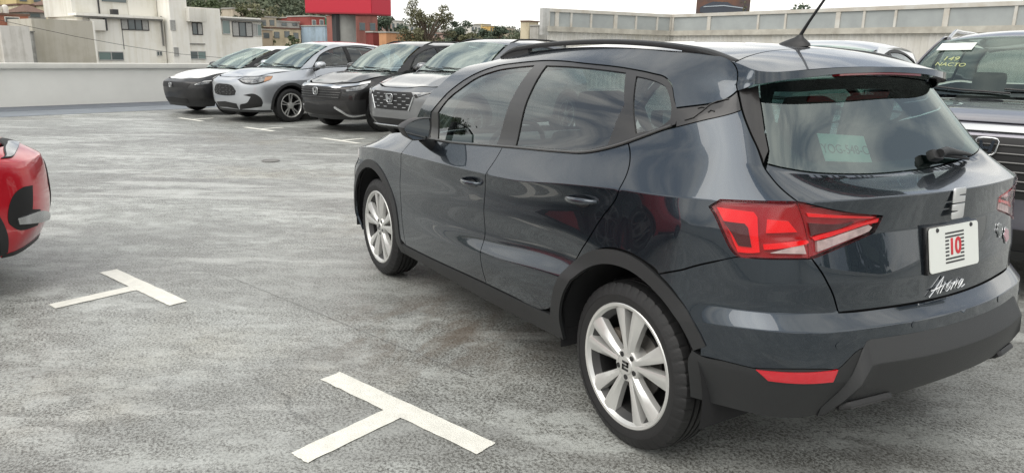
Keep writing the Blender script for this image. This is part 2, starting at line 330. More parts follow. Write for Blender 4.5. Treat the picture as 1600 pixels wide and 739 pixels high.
OUT={'front_door':[(2.02,1.05),(2.05,1.61),(2.085,2.6),(2.1,4.0),(2.085,5.2),(2.06,6.07),(2.03,6.6),(2.0,6.97),(1.5,6.98),(0.988,6.99),(0.998,6.57),(1.016,6.15),(1.036,5.4),(1.052,4.54),(1.06,3.3),(1.05,1.9),(1.035,1.4),(1.02,1.036),(1.5,1.04)],'rear_door':[(1.02,1.036),(1.035,1.4),(1.05,1.9),(1.06,3.3),(1.052,4.54),(1.036,5.4),(1.016,6.15),(0.998,6.57),(0.988,6.99),(0.7419,7.012),(0.5132,6.998),(0.3641,6.963),(0.2403,7.04),(0.1271,7.178),(0.1257,7.205),(0.0885,6.895),(0.061,6.575),(0.0502,6.291),(0.0514,6.026),(0.1755,4.455),(0.3071,2.802),(0.3477,1.789),(0.3995,1.396),(0.4511,1.163),(0.5234,1.022),(0.75,1.03)],'dlo':[(1.7973,6.938),(1.8506,7.276),(1.868,7.54),(1.7623,7.849),(1.6816,8.151),(1.5199,8.598),(1.3521,8.883),(1.1569,9.0),(0.958,9.1),(0.6085,8.982),(0.3018,8.973),(0.167,8.938),(0.0939,8.89),(0.0493,8.746),(-0.0015,8.356),(-0.0521,7.916),(-0.0584,7.704),(0.0388,7.366),(0.1271,7.178),(0.2403,7.04),(0.3641,6.963),(0.5132,6.998),(0.7419,7.012),(0.988,6.99),(1.5,7.0)],'applique':[(-0.0281,8.13),(-0.3954,8.842),(-0.4243,8.565),(-0.4377,8.309),(-0.1859,7.905),(-0.0674,7.622)],'roof_side':[(2.02,7.02),(1.9,7.04),(1.8506,7.276),(1.868,7.54),(1.7623,7.849),(1.6816,8.151),(1.5199,8.598),(1.3521,8.883),(1.1569,9.0),(0.958,9.1),(0.6085,8.982),(0.3018,8.973),(0.167,8.938),(0.0939,8.89),(0.0493,8.746),(-0.0015,8.356),(-0.0281,8.13),(-0.3954,8.842),(-0.3,9.3),(-0.21,9.8),(-0.155,10.0),(0.2,10.0),(0.6,10.0),(1.0,10.0),(1.3,10.0),(1.42,9.95),(1.62,9.4),(1.78,8.7),(1.93,8.0),(2.06,7.4)],'quarter_panel':[(-0.0674,7.622),(-0.1859,7.905),(-0.4377,8.309),(-0.4584,8.063),(-0.4937,7.755),(-0.5538,7.337),(-0.5887,6.951),(-0.6217,6.415),(-0.6541,6.0),(-0.4991,6.0),(-0.3826,6.0),(-0.3488,5.761),(-0.37,5.53),(-0.411,4.919),(-0.4392,4.627),(-0.4562,4.53),(-0.3722,4.298),(-0.1927,3.657),(-0.1816,3.755),(-0.1297,3.932),(-0.0684,4.043),(0.0038,4.083),(0.0651,4.052),(0.1305,3.878),(0.1928,3.549),(0.271,2.966),(0.3101,2.174),(0.3528,1.694),(0.3995,1.396),(0.3477,1.789),(0.3071,2.802),(0.1755,4.455),(0.0514,6.026),(0.0502,6.291),(0.061,6.575),(0.0885,6.895),(0.1257,7.205),(0.0388,7.366)],'tail_lamp_outer':[(-0.3826,6.0),(-0.4991,6.0),(-0.6541,6.0),(-0.6988,5.344),(-0.7226,4.861),(-0.7248,4.543),(-0.6455,4.54),(-0.5737,4.539),(-0.511,4.539),(-0.4562,4.53),(-0.4392,4.627),(-0.411,4.919),(-0.37,5.53),(-0.3488,5.761)],'tail_lamp_inner':[(-0.6541,6.0),(-0.6988,5.344),(-0.7226,4.861),(-0.7248,4.543),(-0.8518,4.788),(-0.9749,5.006),(-0.9968,5.45),(-0.862,5.608)],'rear_bumper':[(-0.1927,3.657),(-0.193,3.635),(-0.2461,3.327),(-0.2919,2.911),(-0.3272,2.245),(-0.3505,1.768),(-0.3649,1.456),(-0.3699,1.154),(-0.434,1.151),(-0.4815,1.136),(-0.5273,1.13),(-0.5716,1.178),(-0.6336,1.236),(-0.6963,1.272),(-0.7594,1.281),(-0.8027,1.275),(-0.8274,1.395),(-0.8596,1.563),(-0.9617,1.658),(-1.0671,1.738),(-1.2,1.72),(-1.35,1.74),(-1.35,2.97),(-1.2,2.97),(-1.0,2.97),(-0.9,2.97),(-0.835,3.0),(-0.8039,3.685),(-0.769,4.161),(-0.7248,4.543),(-0.6455,4.54),(-0.5737,4.539),(-0.511,4.539),(-0.4562,4.53),(-0.3722,4.298)],'bumper_cladding':[(-0.3699,1.154),(-0.434,1.151),(-0.4815,1.136),(-0.5273,1.13),(-0.5716,1.178),(-0.6336,1.236),(-0.6963,1.272),(-0.7594,1.281),(-0.8027,1.275),(-0.8274,1.395),(-0.8596,1.563),(-0.9617,1.658),(-1.0671,1.738),(-1.2,1.72),(-1.35,1.74),(-1.35,0.03),(-1.1,0.03),(-0.9,0.03),(-0.7,0.03),(-0.55,0.03),(-0.42,0.03),(-0.335,0.03),(-0.335,0.5),(-0.335,1.0),(-0.345,1.25)],'reflector':[(-0.5336,1.117),(-0.8006,1.269),(-0.7883,1.029),(-0.6295,0.945),(-0.5771,0.926)],'tailgate':[(-0.5887,6.951),(-0.6217,6.415),(-0.6541,6.0),(-0.862,5.608),(-0.9968,5.45),(-0.9749,5.006),(-0.8518,4.788),(-0.7248,4.543),(-0.769,4.161),(-0.8039,3.685),(-0.835,3.0),(-0.9,3.0),(-1.0,3.0),(-1.2,3.0),(-1.35,3.0),(-1.35,7.02),(-1.2,7.02),(-1.0368,7.025),(-0.8414,7.04),(-0.7165,7.074),(-0.602,7.096)],'rear_glass':[(-0.6393,8.942),(-0.6095,8.517),(-0.5944,7.9),(-0.6171,7.382),(-0.602,7.096),(-0.7165,7.074),(-0.8414,7.04),(-1.0368,7.025),(-1.2,7.02),(-1.35,7.02),(-1.35,8.99),(-1.1,8.99),(-0.9,8.99),(-0.75,8.98)],'pillar_trim':[(-0.4086,8.84),(-0.4584,8.063),(-0.4937,7.755),(-0.5538,7.337),(-0.5826,7.086),(-0.6171,7.382),(-0.5944,7.9),(-0.6095,8.517),(-0.6393,8.942)],'spoiler_side':[(-0.3954,8.842),(-0.3,9.3),(-0.21,9.8),(-0.155,10.0),(-0.3,10.0),(-0.46,10.0),(-0.475,9.6),(-0.48,9.05),(-0.6393,8.942)],'frit_hole':[(-0.7494,8.726),(-0.6993,8.405),(-0.6889,8.063),(-0.7077,7.829),(-0.7398,7.583),(-0.7798,7.424),(-0.8306,7.294),(-0.9026,7.242),(-1.1,7.27),(-1.35,7.27),(-1.35,8.7),(-1.1,8.7),(-0.9,8.68)],'front_glass':[(0.982,8.911),(1.1221,8.863),(1.3145,8.744),(1.4806,8.488),(1.6269,8.06),(1.7167,7.786),(1.7808,7.56),(1.7162,7.035),(1.0546,7.028)],'rear_door_glass':[(0.8791,8.896),(0.5909,8.874),(0.3101,8.867),(0.2157,8.051),(0.236,7.142),(0.3163,7.062),(0.3945,7.032),(0.5189,7.052),(0.8841,7.054)],'quarter_glass':[(0.2408,8.813),(0.1718,8.791),(0.1076,8.734),(0.0714,8.666),(0.0389,8.497),(-0.0158,8.014),(-0.0261,7.824),(-0.0057,7.643),(0.1031,7.397)],'fender':[(2.0,6.97),(2.03,6.6),(2.06,6.07),(2.085,5.2),(2.1,4.0),(2.085,2.6),(2.05,1.61),(2.02,1.05),(2.1122,1.241),(2.1231,1.741),(2.1452,2.287),(2.1779,2.882),(2.2205,3.357),(2.2717,3.768),(2.3305,4.138),(2.3951,4.463),(2.4641,4.698),(2.5357,4.838),(2.608,4.873),(2.6792,4.793),(2.7476,4.573),(2.8115,4.208),(2.8691,3.713),(2.919,3.127),(2.96,2.517),(2.97,4.0),(2.96,5.0),(2.95,6.0),(2.85,6.97),(2.5,6.98),(2.2,6.99)],'mid':[(0.988,6.99),(0.998,6.57),(1.016,6.15),(1.036,5.4),(1.052,4.54),(1.06,3.3),(1.05,1.9),(1.035,1.4),(1.02,1.036)],'gap':[(-0.2038,10.0),(-0.2272,9.688),(-0.4086,8.84),(-0.4584,8.063),(-0.4937,7.755),(-0.5538,7.337),(-0.5887,6.951),(-0.6217,6.415),(-0.6541,6.0)],'gap_low':[(-0.7248,4.543),(-0.769,4.161),(-0.8039,3.685),(-0.835,3.0)],'t1':[(-0.3714,5.768),(-0.502,5.69),(-0.5168,5.547),(-0.5322,4.656),(-0.5099,4.634),(-0.4542,4.616)],'t2':[(-0.5523,5.496),(-0.6328,5.438),(-0.6739,5.115),(-0.5537,5.099)],'t3':[(-0.5703,4.651),(-0.6171,4.723),(-0.6991,4.835),(-0.7099,4.632)],'t5':[(-0.3995,5.356),(-0.473,5.348),(-0.4864,5.236),(-0.5025,4.756),(-0.456,4.763)],'t6':[(-0.7304,4.973),(-0.9902,5.377),(-0.9891,5.269),(-0.9503,5.232),(-0.8216,5.002),(-0.7418,4.902)],'t7':[(-0.7512,4.892),(-0.8256,4.979),(-0.9528,5.207),(-0.9711,5.129),(-0.962,5.02),(-0.8328,4.815),(-0.7533,4.67)],'t8':[(-0.7122,5.368),(-0.8468,5.29),(-0.8958,5.324),(-0.8497,5.181),(-0.7304,5.004)],'t9':[(-0.5435,4.837),(-0.7109,4.92),(-0.72,4.876),(-0.7107,4.834),(-0.6407,4.766),(-0.5473,4.718)],'t10':[(-0.6965,5.663),(-0.9799,5.419),(-0.9633,5.381),(-0.7066,5.548)]}
EMB=[[(-0.0919, 7.84), (-0.1252, 7.941), (-0.1495, 8.151), (-0.1661, 8.367), (-0.1987, 8.496), (-0.3004, 8.608)], [(-0.1197, 8.212), (-0.1358, 8.266), (-0.1632, 8.262)], [(-0.1857, 8.145), (-0.1959, 8.219), (-0.2223, 8.196)]]
ARCH_R,ARCH_F=[[(0.4, 0.506), (0.397, 0.808), (0.387, 1.145), (0.372, 1.389), (0.351, 1.619), (0.324, 1.837), (0.292, 2.1), (0.255, 2.537), (0.214, 2.901), (0.17, 3.15), (0.124, 3.321), (0.075, 3.432), (0.025, 3.48), (-0.025, 3.464), (-0.075, 3.383), (-0.124, 3.241), (-0.171, 3.041), (-0.216, 2.717), (-0.258, 2.288), (-0.292, 1.867), (-0.321, 1.543), (-0.343, 1.201), (-0.361, 0.871), (-0.377, 0.557), (-0.388, 0.235), (-0.393, 0.12)], [(3.009, 1.04), (2.999, 1.247), (2.98, 1.552), (2.958, 1.843), (2.933, 2.195), (2.905, 2.617), (2.873, 3.003), (2.835, 3.384), (2.794, 3.7), (2.748, 3.946), (2.699, 4.135), (2.646, 4.252), (2.59, 4.298), (2.536, 4.282), (2.484, 4.207), (2.436, 4.076), (2.39, 3.903), (2.347, 3.697), (2.307, 3.454), (2.271, 3.178), (2.24, 2.853), (2.214, 2.466), (2.193, 2.047), (2.177, 1.714), (2.168, 1.379), (2.165, 1.15)]]
# ---------------------------------------------------------------- generic car shell: x forward from the front axle, y left
def genshell(p):
    w,fo,wb,ro,zb,hf,hc,hr=(p[k] for k in ('w','fo','wb','ro','zb','hf','hc','hr'))
    nose=p.get('nose',[(zb,-.10),(.40,-.015),(.62,0.),(hf-.07,-.02),(hf,-.11)])
    tail=[(zb+.06,.10),(.50,.0),(.72,.02),(.95,.06),(hc+.03,.12)]
    side=[(zb+.02,.07),(.37,.012),(.60,.0),(.86,.012),(None,.10)]
    cs=p.get('corner',1.)
    rows=[]
    for k in range(5):
        zf,dx=nose[k];zr,tx=tail[k];zs,ins=side[k];hw=w-ins;k_=[]
        C=-wb-1.6;xr=-wb-ro+tx
        k_+=[(C-.5,xr+.05,-(hw-.35),zr),(C,xr,0,zr),(C+.5,xr+.05,hw-.35,zr),(C+.85,xr+.18,hw-.12,zr)]
        if k<4:
            k_+=[(-wb-.4,-wb-.4,hw-.02,zs+(zr-zs)*.5),(-wb,-wb,hw,zs+(zr-zs)*.25),(-wb*.55,-wb*.55,hw,zs),(-.45,-.45,hw,zs+(zf-zs)*.05),(0,0,hw+.004,zs+(zf-zs)*.3),(.40,.40,hw-.02*cs,zs+(zf-zs)*.6)]
        else:
            k_+=[(-wb-.4,-wb-.4,hw-.03,hc+.05),(-wb,-wb,hw,hc+.045),(-wb*.55,-wb*.55,hw,hc+.01),(-.45,-.45,hw-.005,hc-.035),(0,0,hw-.02,hc-.06+(hf-hc)*.22),(.40,.40,hw-.06,hc-.06+(hf-hc)*.65)]
        e=-.02 if k==4 else 0
        hd=genhood(p)
        k_+=[(.72,fo-.24+dx+e,hw-.11*cs,zf),(1.02,fo-.085+dx+e,hw-.33*cs,zf),(1.45,fo-.012+dx,.30,zf),(1.8,fo+dx,0,zf),(2.15,fo-.012+dx,-.30,zf)]
        if k==4: k_=[(a,x,y,(float(hd(np.array([x]),np.array([min(abs(y),w-.12)]))[0])-.004) if x>-.3 and a>-.3 else z) for a,x,y,z in k_]
        rows.append(k_)
    xt=p['xt']
    for z,ins,bx,f in ((hc+(hr-hc)*.5,.165,.30,.5),(hr-.075,.265,.48,1.)):
        hw=w-ins;C=-wb-1.6;xr=-wb-ro+bx;b=p.get('rdrop',.04)*f
        rows.append([(C-.5,xr+.03,-(hw-.25),z-b),(C,xr,0,z-b),(C+.5,xr+.03,hw-.25,z-b),(C+.85,xr+.14,hw-.08,z-b),(-wb-.2,-wb-.2,hw-.01,z-b*.8),(-wb*.6,-wb*.6,hw,z),(xt-.1,xt-.1,hw-.005,z-.0),(xt+.45,xt+.45,hw-.03,z-.06*f),(xt+1.2,xt+1.2,hw-.10,z-.3*f)])
    return Shell(rows,{1:.3,3:.55,4:.8})
def genroof(p):
    hr,xt,wb,ro,w=(p[k] for k in ('hr','xt','wb','ro','w'));e=-wb-ro+.30
    X=[e-.1,e+.35,-wb*.62,xt-.25,xt+.02,xt+.25];Z=[hr-.10-p.get('rdrop',.04),hr-.03-p.get('rdrop',.04)*.6,hr,hr-.012,hr-.055,hr-.14]
    return lambda x,y:interp(X,Z,x)-.075*np.abs(y/(w-.265))**2.6
def genhood(p):
    fo,hf,hc,xc,w=(p[k] for k in ('fo','hf','hc','xc','w'))
    X=[xc-.1,xc+.05,(xc+fo)*.5,fo-.32,fo-.15,fo-.02];Z=[hc+.005,hc-.01,hf+(hc-hf)*.62+.012,hf+.045,hf+.008,hf-.06]
    cr=p.get('hoodcrease',.0)
    return lambda x,y:interp(X,Z,x)-.055*np.abs(y/(w-.12))**3+cr*np.exp(-((np.abs(y)-.5)/.09)**2)
CARS={
 'hrv':dict(w=.92,fo=.98,wb=2.655,ro=.98,zb=.22,hf=.92,hc=1.12,hr=1.665,xc=-.36,xt=-1.14,pos=(13.12,-5.84),rdrop=.10),
 'brv':dict(w=.90,fo=.90,wb=2.70,ro=.92,zb=.24,hf=.89,hc=1.115,hr=1.68,xc=-.42,xt=-1.14,pos=(10.43,-6.08),rdrop=.04,hoodcrease=.012),
 'crv':dict(w=.933,fo=.97,wb=2.70,ro=1.08,zb=.24,hf=.92,hc=1.165,hr=1.73,xc=-.42,xt=-1.16,pos=(8.1,-5.9),rdrop=.05,hoodcrease=.010),
 'civ':dict(w=.90,fo=.95,wb=2.735,ro=.99,zb=.19,hf=.80,hc=1.03,hr=1.545,xc=-.34,xt=-1.25,pos=(15.45,-5.87),rdrop=.12),
 'pil':dict(w=.96,fo=.97,wb=2.89,ro=1.18,zb=.28,hf=1.13,hc=1.235,hr=1.755,xc=-.42,xt=-1.0,pos=(-.44,-3.22),rdrop=.04),
 'sil':dict(w=.88,fo=.90,wb=2.66,ro=1.0,zb=.24,hf=.97,hc=1.08,hr=1.68,xc=-.40,xt=-1.18,pos=(1.46,-3.5),rdrop=.05),
 'red':dict(w=.89,fo=.86,wb=2.60,ro=.85,zb=.22,hf=.86,hc=1.03,hr=1.58,xc=-.38,xt=-1.12,pos=(4.79,2.17),rdrop=.06,flip=1),
}
GOUT={'hrv':{'grille':[(1.8,2.63),(1.63,2.63),(1.41,2.46),(1.295,2.09),(1.355,1.73),(1.585,1.64),(1.8,1.62)],'lamp':[(1.231,3.139),(1.075,3.761),(0.754,3.954),(0.341,3.64),(0.431,3.18),(0.574,2.854),(1.018,2.743)],'amber':[(0.53,3.555),(0.354,3.609),(0.438,3.162),(0.579,2.891)],'intake':[(1.8,1.09),(1.35,0.95),(1.34,0.34),(1.8,0.45)],'fog':[(1.032,1.772),(0.739,1.861),(0.649,1.585),(0.614,1.15),(0.646,0.706),(0.784,0.589),(1.278,0.274),(1.194,0.798),(0.934,1.147),(0.846,1.631)]},'brv':{'bar':[(1.8,3.71),(1.45,3.64),(1.085,3.35),(0.706,3.76),(0.255,3.738),(0.303,3.473),(0.691,3.341),(1.08,2.95),(1.45,3.03),(1.8,3.08)],'grille':[(1.8,2.97),(1.02,2.92),(0.975,2.58),(1.05,1.91),(1.8,1.95)],'lamp':[(0.947,2.783),(0.686,3.161),(0.316,3.613),(0.321,3.325),(0.473,2.901),(0.926,2.59)],'intake':[(1.8,1.42),(1.21,1.37),(0.985,0.57),(1.8,0.44)],'fog':[(0.906,1.859),(0.468,2.004),(0.472,0.812),(0.794,0.71)],'chrome':[(1.183,1.405),(0.976,1.059),(0.851,0.653),(0.48,0.741),(0.476,0.58),(0.872,0.466),(1.014,0.915),(1.214,1.276)]},'crv':{'grille':[(1.8,2.97),(1.25,3.0),(1.18,2.68),(1.315,1.73),(1.8,1.71)],'lamp':[(1.182,2.809),(0.93,3.122),(0.696,3.807),(0.404,3.803),(0.408,3.655),(0.689,3.179),(1.125,2.59)],'intake':[(1.8,1.09),(1.125,1.05),(1.285,0.25),(1.8,0.19)]},'civ':{'grille':[(1.8,2.95),(1.45,2.9),(0.945,2.72),(1.05,1.95),(1.8,1.95)],'lamp':[(0.832,2.613),(0.618,3.105),(0.459,2.991),(0.496,2.59),(0.798,2.454)],'intake':[(1.8,0.95),(1.1,0.81),(1.06,0.39),(1.8,0.38)]},'red':{'lamp':[(0.953,4.079),(1.298,4.066),(0.799,3.477),(0.674,3.299),(0.513,3.2)],'fog':[(0.734,2.128),(0.626,2.131),(0.554,2.016),(0.475,1.523),(0.473,1.263),(0.515,1.081),(0.792,0.895),(0.808,1.363),(0.696,1.457)],'chrome':[(0.536,1.342),(0.808,1.328),(1.034,0.984),(1.086,0.817),(0.547,1.165)],'grille':[(1.8,2.57),(1.26,2.57),(1.115,1.91),(1.29,1.09),(1.8,1.09)]},'pil':{'bar':[(1.8,3.62),(1.3,3.53),(0.935,3.29),(0.965,2.98),(1.32,3.03),(1.8,3.03)],'grille':[(1.8,2.95),(1.025,2.95),(0.985,2.72),(1.065,2.13),(1.8,2.13)],'intake':[(1.8,1.46),(1.125,1.38),(1.02,0.68),(1.8,0.68)],'lamp':[(0.97,2.97),(0.815,2.98),(0.725,2.94),(0.805,2.71),(0.96,2.7)]},'sil':{'grille':[(1.8,2.78),(1.21,2.8),(1.12,2.55),(1.29,1.73),(1.8,1.71)],'intake':[(1.8,1.09),(1.05,1.05),(1.235,0.25),(1.8,0.19)],'lamp':[(1.01,2.84),(0.75,3.0),(0.63,2.93),(0.8,2.62),(1.005,2.55)]}}
FAC={'A': (62, -17.91, -15.23, 0.06, 2.3), 'Bw': (62, -21.24, -17.16, 0.06, 3.28), 'C': (62, -27.31, -21.01, 0.08, 3.65), 'Cup': (62, -26.22, -20.79, 3.75, 5.71), 'slab': (62, -27.39, -20.4, 3.58, 3.87), 'win4': (62, -26.05, -23.85, 2.73, 3.64), 'lwin': (62, -23.78, -21.87, 0.32, 1.02), 'swin': (62, -26.94, -26.5, 0.71, 1.13), 'bay': (62, -22.48, -21.39, 2.62, 3.45), 'D': (62, -28.88, -25.84, 0.14, 6.42), 'dw1': (62, -27.76, -27.33, 2.82, 3.65), 'dw2': (62, -27.83, -27.44, 0.72, 1.46), 'Ebay': (62, -30.27, -28.73, 3.58, 4.69), 'ewin': (62, -30.22, -29.3, 2.52, 3.54), 'elw': (62, -30.32, -28.87, 0.47, 1.18), 'E': (62, -31.96, -28.74, 0.14, 4.8), 'F': (62, -36.45, -31.92, 1.24, 4.57), 'Froof': (62, -36.74, -32.19, 3.91, 4.08), 'fw1': (62, -33.25, -32.51, 2.68, 3.9), 'fw2': (62, -35.48, -33.48, 2.5, 3.8), 'fw3': (62, -36.4, -35.54, 2.6, 3.7), 'pipe': (62, -27.17, -27.06, 1.55, 3.95), 'ac': (62, -23.86, -23.42, 4.01, 4.31), 'Croof': (62, -24.93, -23.05, 4.91, 5.65)}
HOU={'left_lowwall': (58, -15.99, -14.23, 2.24, 2.66, 'white'), 'left_terrace': (66, -18.6, -16.4, 2.77, 3.58, 'terra'), 'yellow1': (95, -29.86, -27.05, 5.55, 6.72, 'yellow'), 'yellow2': (88, -27.34, -24.91, 4.36, 5.32, 'cream'), 'small_roofed': (80, -24.65, -22.97, 3.64, 4.41, 'grey'), 'cream_tower': (84, -28.51, -26.54, 3.92, 5.37, 'cream'), 'pinkish': (98, -31.67, -30.72, 5.56, 6.58, 'pink'), 'beige_block': (92, -55.8, -51.19, 4.36, 6.54, 'beige'), 'beige_house2': (90, -56.45, -53.7, 3.83, 5.59, 'beige'), 'long_roof': (98, -65.72, -60.38, 4.6, 5.44, 'stone'), 'cream_house': (80, -53.32, -49.1, 2.04, 3.89, 'cream'), 'red1': (104, -72.13, -69.53, 4.73, 6.45, 'red'), 'red2': (96, -68.98, -66.26, 3.43, 6.37, 'red'), 'green1': (98, -72.74, -70.49, 5.02, 6.3, 'green'), 'blue1': (92, -68.3, -65.95, 2.67, 4.91, 'blue'), 'beige_lo': (78, -47.99, -46.45, 2.12, 3.59, 'tan'), 'red3': (74, -60.79, -57.37, 2.57, 5.78, 'red'), 'red4': (64, -53.74, -51.6, 2.2, 3.45, 'darkred'), 'orange1': (60, -54.91, -50.07, 2.22, 3.36, 'orange'), 'red5': (61, -57.67, -55.76, 2.31, 3.5, 'red'), 'white_h1': (140, -125.49, -121.27, 5.93, 8.68, 'white'), 'pink_h': (130, -112.64, -108.47, 5.48, 7.44, 'pink'), 'white_h2': (150, -138.56, -134.82, 6.05, 8.39, 'white'), 'far_y1': (190, -216.02, -210.83, 7.58, 12.06, 'yellow'), 'far_y2': (185, -213.98, -209.92, 7.54, 11.26, 'ochre'), 'far_w1': (180, -198.94, -193.85, 7.09, 11.05, 'white'), 'far_w2': (195, -230.85, -226.06, 8.01, 10.99, 'cream'), 'far_w3': (200, -242.7, -237.64, 8.35, 11.7, 'beige'), 'far_r1': (160, -161.72, -150.98, 5.2, 7.24, 'pink'), 'far_w4': (170, -178.6, -171.96, 6.08, 8.51, 'white'), 'tank_tower': (52, -66.06, -64.27, 3.27, 5.03, 'cream'), 'hut': (50, -65.98, -63.47, 3.12, 4.51, 'stone')}
RID=[(-442.4, 9.4), (-364.1, 10.5), (-303.1, 11.4), (-258.7, 11.7), (-233.4, 12.2), (-214.4, 12.7), (-197.0, 14.4), (-175.3, 17.5), (-158.6, 20.5), (-141.0, 22.1), (-118.6, 21.9), (-81.9, 21.3), (-66.6, 19.9), (-10.2, 16.5)]
# ================================================================ parking deck
STAIN_AT = (1.4, .92, 0)
def deck_material():
    m = bpy.data.materials.new('worn_grey_deck_coating'); m.use_nodes = True; t = m.node_tree; P = t.nodes['Principled BSDF']; L = t.links.new
    def N(ty, **k):
        n = t.nodes.new(ty)
        for a, b in k.items():
            if a in n.inputs: n.inputs[a].default_value = b
            else: setattr(n, a, b)
        return n
    def ramp(src, a, b, c0, c1):
        r = N('ShaderNodeValToRGB'); r.color_ramp.elements[0].position = a; r.color_ramp.elements[1].position = b; r.color_ramp.elements[0].color = (*c0, 1) if hasattr(c0, '__len__') else (c0, c0, c0, 1); r.color_ramp.elements[1].color = (*c1, 1) if hasattr(c1, '__len__') else (c1, c1, c1, 1); L(src, r.inputs['Fac']); return r.outputs['Color']
    def mul(a, b, f=1.): n = N('ShaderNodeMixRGB', blend_type='MULTIPLY', Fac=f); L(a, n.inputs['Color1']); L(b, n.inputs['Color2']); return n.outputs['Color']
    tc_ = N('ShaderNodeTexCoord'); O_ = tc_.outputs['Object']
    def noise(scale, detail, rough, dist=0., rot=0., sc=(1, 1, 1), loc=(0, 0, 0)):
        mp_ = N('ShaderNodeMapping', vector_type='TEXTURE'); mp_.inputs['Rotation'].default_value = (0, 0, R(rot)); mp_.inputs['Scale'].default_value = sc; mp_.inputs['Location'].default_value = loc; L(O_, mp_.inputs['Vector'])
        n = N('ShaderNodeTexNoise', Scale=scale, Detail=detail, Roughness=rough, Distortion=dist); L(mp_.outputs[0], n.inputs['Vector']); return n.outputs['Fac']
    def math_(op, a, b): n = N('ShaderNodeMath', operation=op); (L(a, n.inputs[0]) if hasattr(a, 'node') else setattr(n.inputs[0], 'default_value', a)); (L(b, n.inputs[1]) if hasattr(b, 'node') else setattr(n.inputs[1], 'default_value', b)); n.use_clamp = True; return n.outputs[0]
    def mixc(f, c1, c2): n = N('ShaderNodeMixRGB'); (L(f, n.inputs['Fac']) if hasattr(f, 'node') else None); (L(c1, n.inputs['Color1']) if hasattr(c1, 'node') else setattr(n.inputs['Color1'], 'default_value', (*c1, 1))); (L(c2, n.inputs['Color2']) if hasattr(c2, 'node') else setattr(n.inputs['Color2'], 'default_value', (*c2, 1))); return n.outputs['Color']
    med = N('ShaderNodeTexNoise', Scale=5.5, Detail=10., Roughness=.78, Distortion=.3); L(O_, med.inputs['Vector'])
    fine = N('ShaderNodeTexNoise', Scale=75., Detail=4., Roughness=.85); L(O_, fine.inputs['Vector'])
    # even pale coating ...
    col = ramp(noise(.35, 5, .55), .35, .65, (.375, .388, .368), (.44, .452, .432))
    col = mul(col, ramp(med.outputs['Fac'], .40, .60, (.93, .93, .92), (1.03, 1.03, 1.03)))
    # ... worn through in ragged patches of dark grit, drawn out across the lane
    zone = ramp(noise(.30, 4, .5, 0, 0, (1, 1, 1), (7, 3, 0)), .38, .58, .6, 1.)
    spk = ramp(fine.outputs['Fac'], .43, .55, 1., .12)
    for sc_, dt, rot_, st_, lo_, hi_, c_, amt in ((.55, 13, 58, (2.0, .9, 1), .465, .52, (.262, .266, .253), .92), (1.7, 12, 52, (2.0, .8, 1), .475, .52, (.185, .185, .174), .9), (4.2, 11, 64, (1.7, .9, 1), .48, .53, (.12, .118, .108), .9), (8.5, 9, 40, (1.3, .9, 1), .47, .54, (.115, .112, .10), .85)):
        wm_ = ramp(noise(sc_, dt, .70, .25, rot_, st_, (sc_*3, 1, 0)), lo_, hi_, 0., amt); wm_ = math_('MULTIPLY', wm_, zone); wm_ = math_('MULTIPLY', wm_, spk) if sc_ > 1 else wm_; col = mixc(wm_, col, c_)
    # paler wiped streaks
    col = mixc(ramp(noise(1.1, 12, .7, .3, 58, (3.2, .7, 1), (9, 9, 0)), .54, .60, 0., .6), col, (.50, .51, .485))
    # a light dusting of grit everywhere
    col = mul(col, ramp(fine.outputs['Fac'], .36, .52, .55, 1.04))
    # one dirty brown patch beside the car
    ds = N('ShaderNodeVectorMath', operation='DISTANCE'); L(O_, ds.inputs[0]); ds.inputs[1].default_value = STAIN_AT; ps = math_('MULTIPLY', ramp(ds.outputs['Value'], .15, .85, 1., 0.), ramp(noise(3.2, 10, .7, .5, 30, (.6, 1.5, 1)), .44, .60, 0., .75)); col = mixc(ps, col, (.125, .098, .075))
    # hairline cracks
    dn = N('ShaderNodeTexNoise', Scale=2.2, Detail=5.); L(O_, dn.inputs['Vector']); ad = N('ShaderNodeMixRGB', blend_type='ADD', Fac=.30); L(O_, ad.inputs['Color1']); L(dn.outputs['Color'], ad.inputs['Color2'])
    vo = N('ShaderNodeTexVoronoi', feature='DISTANCE_TO_EDGE', Scale=.33); L(ad.outputs['Color'], vo.inputs['Vector']); ck = ramp(vo.outputs['Distance'], .0005, .0015, .65, 1.)
    cm = N('ShaderNodeTexNoise', Scale=.6, Detail=3.); L(O_, cm.inputs['Vector']); cx = N('ShaderNodeMixRGB', Color1=(1, 1, 1, 1)); L(ramp(cm.outputs['Fac'], .50, .58, 0., 1.), cx.inputs['Fac']); L(ck, cx.inputs['Color2']); col = mul(col, cx.outputs['Color'])
    col = mul(col, ramp(noise(.42, 5, .6, 0, 0, (1, 1, 1), (3.7, 1.2, 0)), .58, .72, (1, 1, 1), (.97, .92, .85)))
    L(col, P.inputs['Base Color']); L(ramp(med.outputs['Fac'], .3, .7, .50, .32), P.inputs['Roughness']); P.inputs['Specular IOR Level'].default_value = .45
    b1 = N('ShaderNodeBump', Strength=.35, Distance=.004); L(fine.outputs['Fac'], b1.inputs['Height']); b2 = N('ShaderNodeBump', Strength=.25, Distance=.02); L(med.outputs['Fac'], b2.inputs['Height']); L(b1.outputs[0], b2.inputs['Normal']); L(b2.outputs[0], P.inputs['Normal'])
    return m
DECK = deck_material()
PAINTW = mat('road_paint_white', (.78, .77, .70), .6, col2=(.66, .65, .59), vscale=14, bump=.4, bscale=160)
dk = link('parking_deck', mesh('parking_deck', [bay(-15, -34, 0), bay(19.5, -34, 0), bay(19.5, 9.5, 0), bay(-15, 9.5, 0)], [(0, 1, 2, 3)]), DECK); tag(dk, kind='structure')
STRIP = mat('blue_grey_membrane', (.105, .120, .145), .55, var=.2, vscale=1.5); STRIP2 = mat('blue_membrane_light', (.19, .213, .24), .55, var=.25, vscale=1.5)
